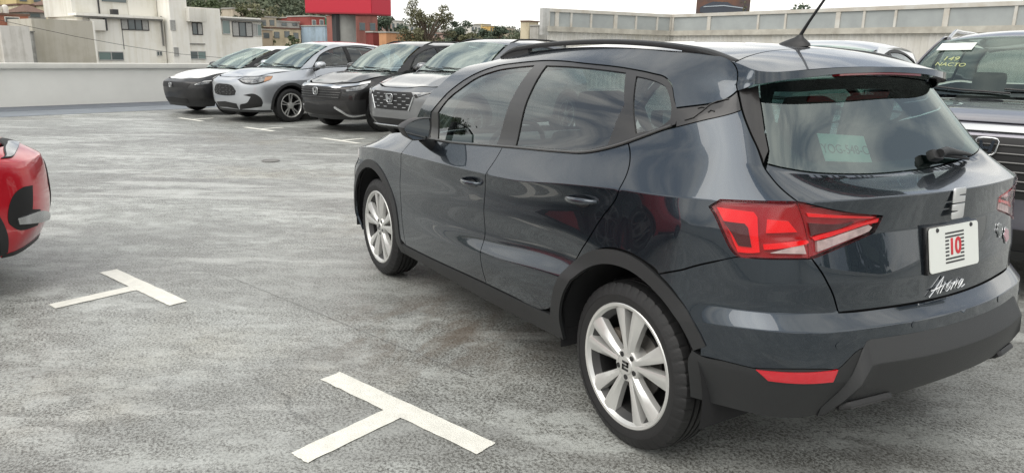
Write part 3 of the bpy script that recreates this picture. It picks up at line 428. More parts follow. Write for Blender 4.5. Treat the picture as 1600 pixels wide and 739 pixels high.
def sheet(name, b0, n0, b1, n1, z, m): o = link(name, mesh(name, [bay(b0, n0, z), bay(b1, n0, z), bay(b1, n1, z), bay(b0, n1, z)], [(0, 1, 2, 3)]), m); tag(o, kind='structure'); return o
sheet('gutter_strip', 18.1, -34, 19.5, 9.5, .008, STRIP); sheet('gutter_strip', 16.7, -34, 18.1, 9.5, .004, STRIP2)
def tmark(b, n, s, lab):
    """T-shaped bay mark, bar along b, stem towards s*n"""
    rnd = random.Random(int(b*100)); pts = []
    def edge(p, q_, k):
        return [(p[0]+(q_[0]-p[0])*i/k+rnd.uniform(-.0025, .0025), p[1]+(q_[1]-p[1])*i/k+rnd.uniform(-.0025, .0025)) for i in range(k)]
    c = [(.492, -.055*s), (.492, .055*s), (.052, .055*s), (.052, (.055+.457)*s), (-.052, (.055+.457)*s), (-.052, .055*s), (-.48, .055*s), (-.48, -.055*s)]
    for i in range(8): pts += edge(c[i], c[(i+1) % 8], 12)
    o = link('parking_mark', mesh('parking_mark', [bay(b+x, n+y, .004) for x, y in pts], [tuple(range(len(pts)))]), PAINTW); tag(o, kind='structure'); return o
for b in (1.119, 3.568, 6.02, 8.47): tmark(b, 1.170 if b < 2 else 1.154, 1, '')
for b in (14.0, 11.42, 8.97, 6.5, 4.05): tmark(b, -4.56, -1, '')
# drain cover
dr = lathe('drain_cover', [(.002, .12), (.008, .118), (.010, .10), (.006, .098), (.006, .0001)], mat('cast_iron', (.20, .195, .185), .7, metal=.3), None, 32, axis='z')
# parapet with coping
WALLW = mat('white_wall_paint', (.80, .79, .74), .8, var=.09, vscale=1.2, bump=.12, bscale=25); COPE = mat('coping_render', (.66, .65, .60), .8, var=.14, vscale=2.)
def bbox(name, b0, b1, n0, n1, z0, z1, m, parent=None, bev=0.):
    """box in bay axes; parent must be a bay-aligned empty or None"""
    o = box(name, ((b0+b1)/2, (n0+n1)/2, (z0+z1)/2), (abs(b1-b0), abs(n1-n0), abs(z1-z0)), m, parent, bev=bev)
    if parent is None: o.rotation_euler = (0, 0, BA)
    return o
pw = empty('parapet_wall', (0, 0, 0), BA); tag(pw, 'low white parapet wall with projecting coping along the far left edge', 'wall')
bbox('wall', 19.42, 19.72, -34, 9.8, -.5, .90, WALLW, pw); bbox('coping', 19.32, 19.80, -34.1, 9.9, .902, 1.03, COPE, pw, bev=.012)
pw2 = empty('parapet_wall', (0, 0, 0), BA); tag(pw2, 'white parapet wall behind the red car, outside the picture', 'wall')
bbox('wall', -15.3, 19.42, 9.5, 9.8, -.5, .90, WALLW, pw2); bbox('coping', -15.3, 19.30, 9.4, 9.9, .902, 1.03, COPE, pw2)
pw3 = empty('parapet_wall', (0, 0, 0), BA); tag(pw3, 'white parapet wall behind the viewpoint, outside the picture', 'wall')
bbox('wall', -15.3, -15.0, -34, 9.48, -.5, .90, WALLW, pw3); bbox('coping', -15.4, -14.9, -34, 9.38, .902, 1.03, COPE, pw3)

# construction joints cut into the deck
JNT = mat('joint_dark', (.17, .17, .165), .9, col2=(.28, .28, .27), vscale=5)
def joint(b0, n0, b1, n1, w=.0025):
    d = np.array([b1-b0, n1-n0]); d /= np.hypot(*d); k = np.array([-d[1], d[0]])*w; rn = random.Random(7); A_, B_ = [], []
    for t in np.linspace(0, 1, 60):
        p = np.array([b0+(b1-b0)*t, n0+(n1-n0)*t])+k*rn.uniform(-.6, .6); A_.append(bay(*(p+k*rn.uniform(.5, 1.2)), .003)); B_.append(bay(*(p-k*rn.uniform(.5, 1.2)), .003))
    o = link('deck_joint', mesh('deck_joint', A_+B_, [(i, i+1, 61+i, 60+i) for i in range(59)]), JNT); tag(o, kind='structure')
joint(3.45, .67, 1.1, .73)
# ================================================================ dark blue-grey compact SUV in the foreground
PAINT = mat('car_paint_blue_grey', (.026, .037, .050), .26, metal=.85, coat=1., coat_rough=.006, coat_ior=1.6)
BLACKP = mat('black_plastic', (.013, .013, .014), .50, bump=.08, bscale=400)
CLAD = mat('grey_plastic_cladding', (.018, .019, .020), .5, bump=.10, bscale=500)
TRIM = mat('satin_window_trim', (.017, .016, .016), .3, coat=.3)
GLOSSB = mat('gloss_black', (.006, .006, .007), .08, coat=.6)
INNER = mat('matte_black', (.010, .010, .011), .9)
GLASS = glassmat('side_glass', (.34, .41, .40), ior=2.1)
RGLASS = glassmat('rear_glass', (.30, .46, .42), gloss=(.86, .95, .93), ior=2.4)
WGLASS = glassmat('windscreen_glass', (.70, .80, .76), ior=1.6)
CHROME = mat('chrome', (.72, .73, .74), .12, metal=1.)
SEATM = mat('seat_fabric', (.025, .026, .028), .85, bump=.2, bscale=300)
RUB = mat('tyre_rubber', (.012, .012, .0125), .6, bump=.12, bscale=120)
RIMM = mat('alloy_silver', (.60, .60, .58), .34, metal=.55, coat=.4)
DISC = mat('brake_steel', (.20, .19, .18), .45, metal=.8)
LAMPR = mat('lamp_dark_red', (.30, .005, .010), .08, coat=1.)
LAMPB = mat('lamp_bright_red', (.80, .005, .010), .12, coat=1.)
LAMPC = mat('lamp_clear', (.62, .60, .58), .10, coat=1., col2=(.35, .34, .33), vscale=30)
LAMPK = mat('lamp_smoke', (.06, .012, .014), .1, coat=1.)
REFL = mat('reflector_red', (.50, .008, .018), .15, coat=1.)
WHITEP = mat('plate_white', (.72, .74, .70), .4)
SV = ShellP(shell); RF = FuncP(roof)
O = OUT
def arc(cx, cz, r, a0, a1, n):
    """points of a circle in side view, solved onto the shell"""
    an = np.radians(np.linspace(a0, a1, n)); X = cx+r*np.cos(an); Z = cz+r*np.sin(an); u = X.copy(); v = 1.5+2.5*np.maximum(0, np.sin(an)); e = 1e-4
    for _ in range(30):
        p = shell.ev(u, v); pu = (shell.ev(u+e, v)-p)/e; pv = (shell.ev(u, v+e)-p)/e; rx, rz = X-p[:, 0], Z-p[:, 2]
        det = pu[:, 0]*pv[:, 2]-pv[:, 0]*pu[:, 2]
        u = u+np.clip((rx*pv[:, 2]-pv[:, 0]*rz)/det, -.3, .3); v = np.clip(v+np.clip((pu[:, 0]*rz-rx*pu[:, 2])/det, -.4, .4), 0.02, 9.9)
    return [(float(a), float(b)) for a, b in zip(u, v)]
def P3(u, v, off=0.):
    p = shell.ev(u, v)[0]; n = shell.frame(u, v)[2][0]; return Vector(p+n*off), Vector(n)
def surf_matrix(u, v, off=0., flip=False):
    """frame on the shell: X along the car's rear left->right / side, Y up the surface, Z outward"""
    p, n = P3(u, v, off); du, dv, _ = shell.frame(u, v); y = Vector(dv[0]); y = (y-n*y.dot(n)).normalized(); x = y.cross(n).normalized()
    return Matrix(((x.x, y.x, n.x, p.x), (x.y, y.y, n.y, p.y), (x.z, y.z, n.z, p.z), (0, 0, 0, 1)))

def make_wheel(parent, loc, side, rim_mat, R0=.3265, rim_r=.2365, w=.205, style='twin', steer=0., detail=True, cap_mat=None, brake=True):
    wh = empty('wheel', loc, parent=parent); wh.rotation_euler = (0, 0, steer + (0 if side > 0 else math.pi))
    h = w/2; k = rim_r
    if detail:
        prof = [(-h*.75, k-.012), (-h, k+.03), (-h, R0-.045), (-h*.86, R0-.012), (-h*.6, R0-.001)]
        for g in (-.42, -.14, .14, .42): prof += [(h*(g-.055), R0), (h*(g-.05), R0-.008), (h*(g+.05), R0-.008), (h*(g+.055), R0)]
        i0 = len(prof); prof += [(h*.62, R0-.001), (h*.80, R0-.006), (h*.93, R0-.024), (h*1.0, R0-.048), (h*.985, k+.045), (h*.99, k+.030), (h*.93, k+.012), (h*.90, k-.006), (h*.75, k-.014)]
        seg = 264
        def fn(i, kk, r): return r-(.0045 if kk % 6 == 0 and i in (i0, i0+1, i0+2, 3, 4) else 0)
        lathe('tyre', prof, RUB, wh, seg, fn=fn, sm=R(28))
    else:
        lathe('tyre', [(-h*.75, k-.01), (-h, k+.03), (-h, R0-.04), (-h*.8, R0-.006), (0, R0), (h*.8, R0-.006), (h, R0-.04), (h, k+.03), (h*.85, k-.005)], RUB, wh, 48)
    rp = [(-h*.8, k-.015), (-h*.5, k-.035), (h*.55, k-.035), (h*.80, k-.014), (h*.94, k-.004), (h*.955, k+.006), (h*.92, k+.010)]
    lathe('rim_barrel', rp[:4], mat('barrel_shade', (.05, .05, .05), .5, metal=.5), wh, 60); rim = lathe('rim', rp[3:], rim_mat, wh, 72)  # shade behind the spokes is put into the barrel's dark colour
    bm = bmesh.new(); ang = []
    if style == 'twin':
        for i in range(5): ang += [(90+72*i-10.5, -1), (90+72*i+10.5, 1)]
        for a, s in ang:
            c, sn = math.cos(R(a)), math.sin(R(a)); ex = Vector((c, 0, sn)); ey = Vector((-sn, 0, c)); Y = Vector((0, 1, 0))
            # blade: (radius, inner and outer half width, front depth); the outer flank folds back from a ridge
            st = [(.05, .015, .016, h*.82), (.10, .016, .023, h*.87), (.17, .019, .038, h*.90), (k-.006, .021, .052, h*.90)]
            rows = []
            for r, wi, wo, d in st:
                prof = [(-wi, d-.035), (-wi+.003, d-.003), (-wi*.4, d), (wo*.25, d), (wo-.003, d-.013), (wo, d-.035)]
                rows.append([bm.verts.new(ex*r+ey*(s*a_)+Y*b_) for a_, b_ in prof])
            for i in range(3):
                for j in range(5): bm.faces.new((rows[i][j], rows[i][j+1], rows[i+1][j+1], rows[i+1][j]))
    else:
        for i in range(5):
            for s in (-1, 1):
                a = 90+72*i+s*9; c, sn = math.cos(R(a)), math.sin(R(a)); ex = Vector((c, 0, sn)); ey = Vector((-sn, 0, c)); Y = Vector((0, 1, 0)); rows = []
                for r, w0, d in ((.05, .014, h*.7), (k*.6, .010, h*.78), (k-.006, .015, h*.86)):
                    rows.append([bm.verts.new(ex*r-ey*w0+Y*(d-.03)), bm.verts.new(ex*r-ey*w0*.7+Y*d), bm.verts.new(ex*r+ey*w0*.7+Y*d), bm.verts.new(ex*r+ey*w0+Y*(d-.03))])
                for i2 in range(2):
                    for j in range(3): bm.faces.new((rows[i2][j], rows[i2][j+1], rows[i2+1][j+1], rows[i2+1][j]))
    link('spokes', bm_mesh('spokes', bm, R(30)), rim_mat, wh)
    lathe('wheel_hub', [(h*.2, .068), (h*.70, .068), (h*.80, .062), (h*.82, .036), (h*.86, .033), (h*.87, .0001)], rim_mat, wh, 40)
    if detail:
        for i in range(5):
            a = R(54+72*i); bm = bmesh.new(); add_tube(bm, [(.047*math.cos(a), h*.74, .047*math.sin(a)), (.047*math.cos(a), h*.835, .047*math.sin(a))], .0105, 12)
            link('lug_nut', bm_mesh('lug_nut', bm, R(40)), GLOSSB, wh)
        bm = bmesh.new()
        for (x0, z0, x1, z1) in ((-.017, .010, .017, .018), (-.017, -.002, -.009, .018), (-.017, -.003, .017, .004), (.009, -.018, .017, .004), (-.017, -.018, .017, -.010)):
            add_box(bm, ((x0+x1)/2, h*.872, (z0+z1)/2), (x1-x0, .004, z1-z0))
        link('hub_emblem', bm_mesh('hub_emblem', bm), GLOSSB, wh)
    if brake:
        lathe('brake_disc', [(h*.10, .13), (h*.10, .05), (h*.22, .05), (h*.22, .13), (h*.10, .13)], DISC, wh, 40)
        if detail: box('brake_caliper', (.105, h*.2, .05), (.05, .06, .11), mat('caliper', (.10, .085, .07), .6, metal=.4), wh, bev=.008)
    lathe('wheel_back', [(-h*.4, k-.036), (-h*.4, .0001)], INNER, wh, 24)
    return wh

ARCS = (arc(-.005, .328, .457, 18, 150, 26), arc(-.012, .328, .402, 150, 3, 26), arc(2.566, .328, .455, 172, 0, 30), arc(2.566, .328, .402, -2, 172, 30))
def build_arona():
    car = empty('compact_suv', (0, 0, 0))
    tag(car, 'dark blue-grey compact SUV filling the foreground, seen from its rear left corner', 'car')
    for mi in (0, 1):
        K = dict(parent=car, mirror=mi)
        fd = panel('front_door', SV, O['front_door'], PAINT, **K); rd = panel('rear_door', SV, O['rear_door'], PAINT, **K)
        panel('front_fender', SV, O['fender'], PAINT, **K); panel('quarter_panel', SV, O['quarter_panel'], PAINT, **K)
        panel('roof_side_panel', SV, O['roof_side'], PAINT, **K)
        pt = panel('rear_pillar_panel', SV, O['applique'], TRIM, off=-.002, **K)
        panel('window_frame', SV, O['dlo'], TRIM, off=-.004, gap=.001, holes=[O['front_glass'], O['rear_door_glass'], O['quarter_glass']], **K)
        panel('front_side_window', SV, O['front_glass'], GLASS, off=-.009, gap=-.004, skirt=0, parent=fd, mirror=mi)
        panel('rear_side_window', SV, O['rear_door_glass'], GLASS, off=-.009, gap=-.004, skirt=0, parent=rd, mirror=mi)
        panel('quarter_window', SV, O['quarter_glass'], GLASS, off=-.009, gap=-.004, skirt=0, **K)
        sg = 1-2*mi
        # belt strip under the windows
        bl = [(1.86, 6.99), (1.5, 6.99), (1.0, 7.0), (.74, 7.012), (.513, 6.998), (.364, 6.963), (.24, 7.04), (.127, 7.178), (.0388, 7.366), (-.05, 7.64)]
        us_, vs_ = np.array(bl)[::-1].T; bu = np.linspace(us_[0], us_[-1], 48)
        pts = [P3(u, v, .004)[0] for u, v in zip(bu, interp(us_, vs_, bu))]; pts = [Vector((p.x, p.y*sg, p.z)) for p in pts]
        tube('belt_strip', pts, .0055, mat('belt_rubber', (.05, .05, .05), .35, coat=.4), car, 8)
        em = []
        for pl in EMB:
            em = [P3(u, v, .0)[0] for u, v in pl]; tube('pillar_emboss', [Vector((p.x, p.y*sg, p.z)) for p in em], .0022, mat('emboss_dark', (.015, .015, .016), .5), pt, 6)
        # cladding
        ro, ri, fo, fi = ARCS
        panel('rear_arch_cladding', SV, [(.452, 1.0)]+ro+ri+[(.395, .03), (.452, .03)], CLAD, off=.005, skirt=.014, gap=.0005, step=.03, **K)
        panel('front_arch_cladding', SV, [(2.09, .98)]+fo+fi+[(2.17, .03), (2.09, .03)], CLAD, off=.005, skirt=.014, gap=.0005, step=.03, **K)
        panel('sill_cladding', SV, [(.452, 1.0), (.6, 1.0), (1.02, 1.0), (1.5, 1.0), (2.09, .98), (2.09, .03), (1.2, .03), (.452, .03)], CLAD, off=.004, skirt=.03, gap=.0005, **K)
        # lamps
        LENS = glassmat('lamp_lens', (.97, .86, .86), ior=1.25)
        for key_, segs in (('tail_lamp_outer', (('t1', LAMPB, -.010), ('t2', LAMPB, -.008), ('t3', LAMPC, -.008), ('t5', LAMPK, -.006), ('t9', LAMPB, -.006))), ('tail_lamp_inner', (('t6', LAMPB, -.006), ('t7', LAMPC, -.008), ('t8', LAMPK, -.010), ('t10', LAMPB, -.010)))):
            lo = panel('tail_lamp', SV, O[key_], LAMPR, off=-.020, skirt=.02, gap=.001, step=.012, st=.02, **K)
            for nm, m_, of in segs: panel('lamp_segment', SV, O[nm], m_, off=of, gap=0, skirt=.012, step=.012, st=.02, corner=20, parent=lo, mirror=mi)
            panel('lamp_lens', SV, O[key_], LENS, off=.005, skirt=.026, gap=.001, step=.012, st=.02, parent=lo, mirror=mi)
        panel('reflector', SV, O['reflector'], REFL, off=.004, skirt=.01, gap=.0005, step=.012, corner=25, **K)
        panel('rear_pillar_trim', SV, O['pillar_trim'], TRIM, off=.003, **K)
        # door handles
        for d, hu, hv in ((fd, 1.178, 5.25), (rd, .271, 5.36)):
            p, n = P3(hu, hv); du = Vector(shell.frame(hu, hv)[0][0]).normalized(); z = n.cross(du).normalized()
            if z.z < 0: z = -z
            def tp(a, b, c): q_ = p+du*a+z*b+n*c; return Vector((q_.x, q_.y*sg, q_.z))
            bm = bmesh.new(); rings = []
            for t in np.linspace(0, 1, 15):
                a = .098-.196*t; w_ = .0135*(1-.5*abs(2*t-1)**3); dpt = .006+.036*math.sin(math.pi*min(1, max(0, t)))**.55
                th = .008
                rings.append([bm.verts.new(tp(a, w_*math.cos(q)+.002, dpt-th+th*math.sin(q)*1.1)) for q in np.linspace(0, 2*math.pi, 10, endpoint=False)])
            for i in range(14):
                for k in range(10): bm.faces.new((rings[i][k], rings[i][(k+1) % 10], rings[i+1][(k+1) % 10], rings[i+1][k]))
            bm.faces.new(rings[0]); bm.faces.new(rings[-1])
            hd = link('door_handle', bm_mesh('door_handle', bm, R(60)), PAINT, d)
            bm = bmesh.new(); c = bm.verts.new(tp(0, -.002, .0015)); rg = [bm.verts.new(tp(.055*math.cos(q), .024*math.sin(q)-.004, .003)) for q in np.linspace(0, 2*math.pi, 24, endpoint=False)]
            for i in range(24): bm.faces.new((c, rg[i], rg[(i+1) % 24]))
            link('handle_recess', bm_mesh('handle_recess', bm, R(60)), mat('handle_recess', (.012, .014, .017), .25, coat=.6), d)
        # door mirror
        MY = [(1.022, 1.080), (.984, 1.106), (.922, 1.126), (.850, 1.128), (.844, 1.10), (.853, 1.022), (.866, 1.010), (.955, 1.008), (.992, 1.030)]
        mr = empty('door_mirror', (0, 0, 0), parent=car); cy = .935; cz = 1.068; bm = bmesh.new(); rings = []
        for x_, s_ in ((1.692, .90), (1.683, .97), (1.69, 1.0), (1.73, 1.0), (1.78, .93), (1.825, .72), (1.845, .35)):
            rings.append([bm.verts.new((x_+.10*(cy-a)*0-.10*(a-.9), sg*(cy+(a-cy)*s_), cz+(b-cz)*s_)) for a, b in curve_loop(MY, np.array((1, 1)), .02, 30)])
        n_ = len(rings[0])
        for i in range(len(rings)-1):
            for k in range(n_): bm.faces.new((rings[i][k], rings[i][(k+1) % n_], rings[i+1][(k+1) % n_], rings[i+1][k]))
        bm.faces.new(rings[-1]); link('mirror_housing', bm_mesh('mirror_housing', bm, R(40)), BLACKP, mr)
        bm = bmesh.new(); bm.faces.new([bm.verts.new((1.693-.10*(a-.9), sg*(cy+(a-cy)*.92), cz+(b-cz)*.90)) for a, b in MY]); link('mirror_glass', bm_mesh('mirror_glass', bm), mat('mirror_silver', (.5, .53, .55), .03, metal=1.), mr)
        tube('mirror_arm', [(1.71, sg*.895, 1.018), (1.72, sg*.865, .992), (1.735, sg*.82, .972)], [.026, .024, .034], BLACKP, mr, 10)
        # roof rail
        xs = np.array([1.49, 1.392, 1.2, .983, .552, .387, .15, -.034, -.142]); zs = np.array([1.462, 1.498, 1.523, 1.536, 1.545, 1.541, 1.526, 1.502, 1.472])
        xx = np.linspace(1.49, -.142, 44); zt = interp(xs[::-1], zs[::-1], xx); bm = bmesh.new(); rings = []
        for x_, z_ in zip(xx, zt):
            e = min(1, min(1.49-x_, x_+.142)/.10); t_ = .022*(.35+.65*e**.6); wd = .019*(.5+.5*e**.5)
            y_ = .525+.012*math.sin((x_+.14)/1.63*math.pi)
            rings.append([bm.verts.new((x_, sg*(y_+wd*cx_), z_-t_*.5+t_*.5*cz_)) for cx_, cz_ in ((-1, -.6), (-1, .4), (-.55, .95), (.35, 1), (.9, .55), (1.0, -.3), (.8, -1), (-.6, -1))])
        for i in range(len(rings)-1):
            for k in range(8): bm.faces.new((rings[i][k], rings[i][(k+1) % 8], rings[i+1][(k+1) % 8], rings[i+1][k]))
        bm.faces.new(rings[0]); bm.faces.new(rings[-1])
        rl = link('roof_rail', bm_mesh('roof_rail', bm, R(38)), CLAD, car)
        for xa, xb in ((1.47, 1.20), (-.10, .12)):
            xq = np.linspace(xa, xb, 8); top = interp(xs[::-1], zs[::-1], xq)-.020; bot = roof(xq, np.full(8, .525))-.01
            prism('rail_foot', [(a, max(b, c+.004)) for a, b, c in zip(xq, top, bot)]+[(a, c) for a, c in list(zip(xq, bot))[::-1]], 'y', sg*.517, sg*.541, BLACKP, rl)
        # wheels and wells
        for x_ in (0., 2.566):
            make_wheel(car, (x_, sg*.742, .3265), sg, RIMM)
            bm = bmesh.new(); pr = []
            for a in np.linspace(-10, 190, 24): pr.append([bm.verts.new((x_+.412*math.cos(R(a)), sg*y_, .328+.412*math.sin(R(a)))) for y_ in (.845, .52)])
            for i in range(23): bm.faces.new((pr[i][0], pr[i+1][0], pr[i+1][1], pr[i][1]))
            bm.faces.new([p[1] for p in pr]); link('wheel_well', bm_mesh('wheel_well', bm, R(40)), INNER, car)
        # front end that the picture hides: headlamp
        panel('headlamp', SV, [(2.98, 5.05), (3.2, 5.0), (3.45, 5.05), (3.45, 5.9), (3.2, 5.93), (2.98, 5.9)], LAMPC, off=.004, **K)
    J = dict(parent=car, join=-1.35)
    tg = panel('tailgate', SV, O['tailgate'], PAINT, **J)
    rb = panel('rear_bumper', SV, O['rear_bumper'], PAINT, **J)
    panel('bumper_cladding', SV, O['bumper_cladding'], CLAD, off=-.001, skirt=.05, gap=.0008, **J)
    rw = panel('rear_window', SV, O['rear_glass'], RGLASS, off=.003, gap=.002, skirt=0, **J)
    panel('window_border', SV, O['rear_glass'], mat('frit', (.012, .012, .013), .25, spec=.3), off=.0, gap=.004, skirt=0, holes=[O['frit_hole']], parent=rw, join=-1.35)
    ul = np.array([-1.7, -1.5, -1.35, -1.2, -1.0, -.85, -.7, -.6, -.52, -.44, -.36]); top_ = shell.ev(ul, np.full(len(ul), 10.)); gt_ = shell.ev(ul, np.full(len(ul), 9.)); hl = np.interp(ul, [-1.35, -1.0, -.7, -.55, -.36], [.019, .021, .028, .037, .050])
    bot_ = top_+np.stack([np.full(len(ul), -.003), 0*ul, -hl], 1)
    lp = Shell([[(u, *p) for u, p in zip(ul, bot_)], [(u, *p) for u, p in zip(ul, top_)]]); us_ = Shell([[(u, *p) for u, p in zip(ul, gt_)], [(u, *p) for u, p in zip(ul, bot_)]])
    rg = lambda a, b, c: [(a, b), (a, c), (-.55, c), (-.7, c), (-.85, c), (-1.0, c), (-1.2, c), (-1.35, c), (-1.35, b), (-1.2, b), (-1.0, b), (-.85, b), (-.7, b), (-.55, b)]
    # side cheek of the spoiler: Coons patch between tailgate seam, roof edge and lip
    UE = -.42; gx_ = np.array([[-.396, 8.83], [-.345, 9.06], [-.30, 9.3], [-.25, 9.6], [-.21, 9.8], [-.158, 9.99]]); Lf = shell.ev(gx_[:, 0], gx_[:, 1]); lt = np.linspace(0, 1, 6); ut = np.linspace(-.158, UE, 6); Tp = shell.ev(ut, np.full(6, 10.)); Cb, Ct = lp.ev(UE, 0.)[0], lp.ev(UE, 1.)[0]; Bt = np.array([Lf[0]+(Cb-Lf[0])*q_+np.array([-.004, .010, -.002])*math.sin(math.pi*q_) for q_ in lt]); Rt = np.array([Cb+(Ct-Cb)*q_ for q_ in lt])
    rws = []
    for j, t_ in enumerate(lt):
        r_ = []
        for i, s_ in enumerate(lt):
            p_ = (1-s_)*Lf[j]+s_*Rt[j]+(1-t_)*Bt[i]+t_*Tp[i]-((1-s_)*(1-t_)*Lf[0]+s_*(1-t_)*Rt[0]+(1-s_)*t_*Lf[5]+s_*t_*Rt[5]); r_.append((-s_, *p_))
        rws.append(r_[::-1])
    ck = Shell(rws); CK = ShellP(ck, (.12, .016))
    for mi in (0, 1): panel('spoiler_side', CK, [(-.02, .02), (-.02, 2.5), (-.02, 4.98), (-.5, 4.98), (-1, 4.98), (-1, 2.5), (-1, .02), (-.5, .02)], PAINT, gap=0, skirt=.006, step=.012, st=.1, parent=car, mirror=mi)
    panel('spoiler_lip', ShellP(lp, (1., .03)), rg(-.42, .02, .98), PAINT, gap=0, skirt=.006, **J)
    panel('spoiler_underside', ShellP(us_, (1., .09)), rg(-.40, .02, .99), GLOSSB, gap=0, skirt=0, **J)
    bk = panel('brake_light', ShellP(us_, (1., .09)), [(-1.04, .62), (-1.04, .90), (-1.2, .90), (-1.35, .90), (-1.35, .62), (-1.2, .62)], mat('brake_light_red', (.34, .012, .02), .2, coat=.8), off=.006, gap=0, skirt=.006, **J)
    # roof and spoiler top
    gx = [(-.092, 0.), (-.095, .2), (-.105, .35), (-.125, .46), (-.15, .551)]
    gy = gx[::-1]+[(x_, -y_) for x_, y_ in gx[1:]]
    panel('roof', RF, gy+[(.2, -.551), (.7, -.553), (1.1, -.545), (1.36, -.53), (1.41, -.3), (1.43, 0), (1.41, .3), (1.36, .53), (1.1, .545), (.7, .553), (.2, .551)], PAINT, car, gap=.003, st=.04, step=.03)
    ed = [tuple(shell.ev(u, 10)[0][:2]) for u in (-.2, -.3, -.4, -.48, -.56, -.64, -.72, -.85, -1., -1.15, -1.3)]; ed = [(-.15, .551)]+ed+[(-.374, 0)]
    so = panel('spoiler', RF, [tuple(p) for p in gy[::-1]]+ed+[(x_, -y_) for x_, y_ in ed[::-1][1:]][:-1], PAINT, car, gap=.003, st=.03, step=.02, skirt=.010, corner=50)
    # bonnet, windscreen, front face (behind the picture)
    def hood(x, y): return 1.012-.22*np.clip((x-2.05)/1.05, 0, 2)**1.9-.05*np.abs(y/.75)**2.5
    panel('bonnet', FuncP(hood), [(2.12, -.75), (2.5, -.745), (2.86, -.70), (3.0, -.5), (3.08, 0), (3.0, .5), (2.86, .70), (2.5, .745), (2.12, .75), (2.2, .5), (2.25, 0), (2.2, -.5)], PAINT, car, st=.06, step=.04)
    ws = Shell([[(-1, 2.03, -.75, .995), (-.5, 2.2, -.45, 1.01), (0, 2.25, 0, 1.02), (.5, 2.2, .45, 1.01), (1, 2.03, .75, .995)],
                [(-1, 1.74, -.66, 1.235), (-.5, 1.85, -.4, 1.25), (0, 1.88, 0, 1.255), (.5, 1.85, .4, 1.25), (1, 1.74, .66, 1.235)],
                [(-1, 1.40, -.545, 1.44), (-.5, 1.43, -.3, 1.452), (0, 1.44, 0, 1.455), (.5, 1.43, .3, 1.452), (1, 1.40, .545, 1.44)]])
    panel('windscreen', ShellP(ws, (.7, .3)), [(-.98, .02), (-.5, .02), (0, .02), (.5, .02), (.98, .02), (.98, 1), (.98, 1.98), (.5, 1.98), (0, 1.98), (-.5, 1.98), (-.98, 1.98), (-.98, 1)], WGLASS, car, gap=0, skirt=0, st=.08, step=.06)
    panel('front_bumper', SV, [(3.0, .1), (3.3, .05), (3.7, .05), (4.1, .05), (4.1, 5.9), (3.7, 5.95), (3.3, 5.97), (2.99, 5.97), (2.99, 4.), (2.99, 2.)], PAINT, parent=car, join=4.1, st=.06, step=.05)
    panel('front_grille', SV, [(3.6, 3.2), (3.85, 3.1), (4.1, 3.1), (4.1, 5.3), (3.85, 5.3), (3.55, 5.2)], GLOSSB, off=.006, parent=car, join=4.1, st=.06, step=.05)
    # inner shell, floor
    panel('inner_shell', SV, [(-1.35, .1), (-1.0, .1), (-.6, .1), (-.40, .1)]+arc(0, .328, .40, 172, 8, 24)+[(.42, .1), (.6, .1), (1.2, .1), (2.0, .1), (2.14, .1)]+arc(2.566, .328, .40, 172, 8, 24)+[(3.0, .1), (3.1, .1), (3.6, .1), (4.1, .1), (4.1, 6.7), (3.6, 6.7), (3.1, 6.8), (2.6, 6.9), (2., 6.9), (1., 6.85), (.3, 6.8), (0, 7.0), (-.3, 7.0), (-.6, 6.8), (-1., 6.7), (-1.35, 6.7)], INNER, off=-.028, gap=0, skirt=0, step=.06, st=.09, **J)
    box('floor_pan', (1.4, 0, .32), (3.2, 1.0, .06), INNER, car)
    box('floor_pan', (1.283, 0, .31), (1.75, 1.62, .05), INNER, car)
    box('boot_floor', (-.20, 0, .72), (.70, 1.0, .03), INNER, car)
    # cabin
    for y_ in (.36, -.36):
        st_ = empty('front_seat', (1.15, y_, .32), parent=car)
        box('seat_cushion', (.05, 0, .16), (.50, .48, .16), SEATM, st_, bev=.05)
        box('seat_back', (-.24, 0, .50), (.14, .48, .62), SEATM, st_, bev=.05, rot=Matrix.Rotation(R(-14), 4, 'Y'))
        box('headrest', (-.335, 0, .90), (.10, .27, .19), SEATM, st_, bev=.045, rot=Matrix.Rotation(R(-8), 4, 'Y'))
    rs = empty('rear_seat', (.25, 0, .32), parent=car)
    box('seat_cushion', (.05, 0, .16), (.48, 1.25, .16), SEATM, rs, bev=.05); box('seat_back', (-.20, 0, .46), (.14, 1.25, .54), SEATM, rs, bev=.05, rot=Matrix.Rotation(R(-16), 4, 'Y'))
    for y_ in (.40, 0, -.40): box('headrest', (-.30, y_, .90), (.10, .25, .23), SEATM, rs, bev=.04, rot=Matrix.Rotation(R(-8), 4, 'Y'))
    box('dashboard', (1.88, 0, .88), (.36, 1.36, .22), BLACKP, car, bev=.05)
    bm = bmesh.new(); add_tube(bm, [Vector((1.60, .36, .94))+Matrix.Rotation(R(-25), 3, 'Y') @ Vector((0, .185*math.cos(a), .185*math.sin(a))) for a in np.linspace(0, 2*math.pi, 33)], .015, 8); add_box(bm, (1.63, .36, .93), (.05, .34, .05)); link('steering_wheel', bm_mesh('steering_wheel', bm, R(50)), BLACKP, car)
    box('parcel_shelf', (-.22, 0, 1.03), (.34, 1.15, .02), SEATM, car)
    # roof lining so the cabin is not open to the gaps
    panel('roof_lining', FuncP(lambda x, y: roof(x, y)-.035), [(-.12, -.5), (.6, -.52), (1.3, -.5), (1.3, .5), (.6, .52), (-.12, .5)], mat('headliner', (.30, .29, .28), .9), car, gap=0, skirt=0, st=.1, step=.1)
    # antenna
    ant = empty('antenna', (.045, 0, float(roof(np.array([.045]), np.array([0.]))[0])), parent=car)
    bm = bmesh.new(); rings = []
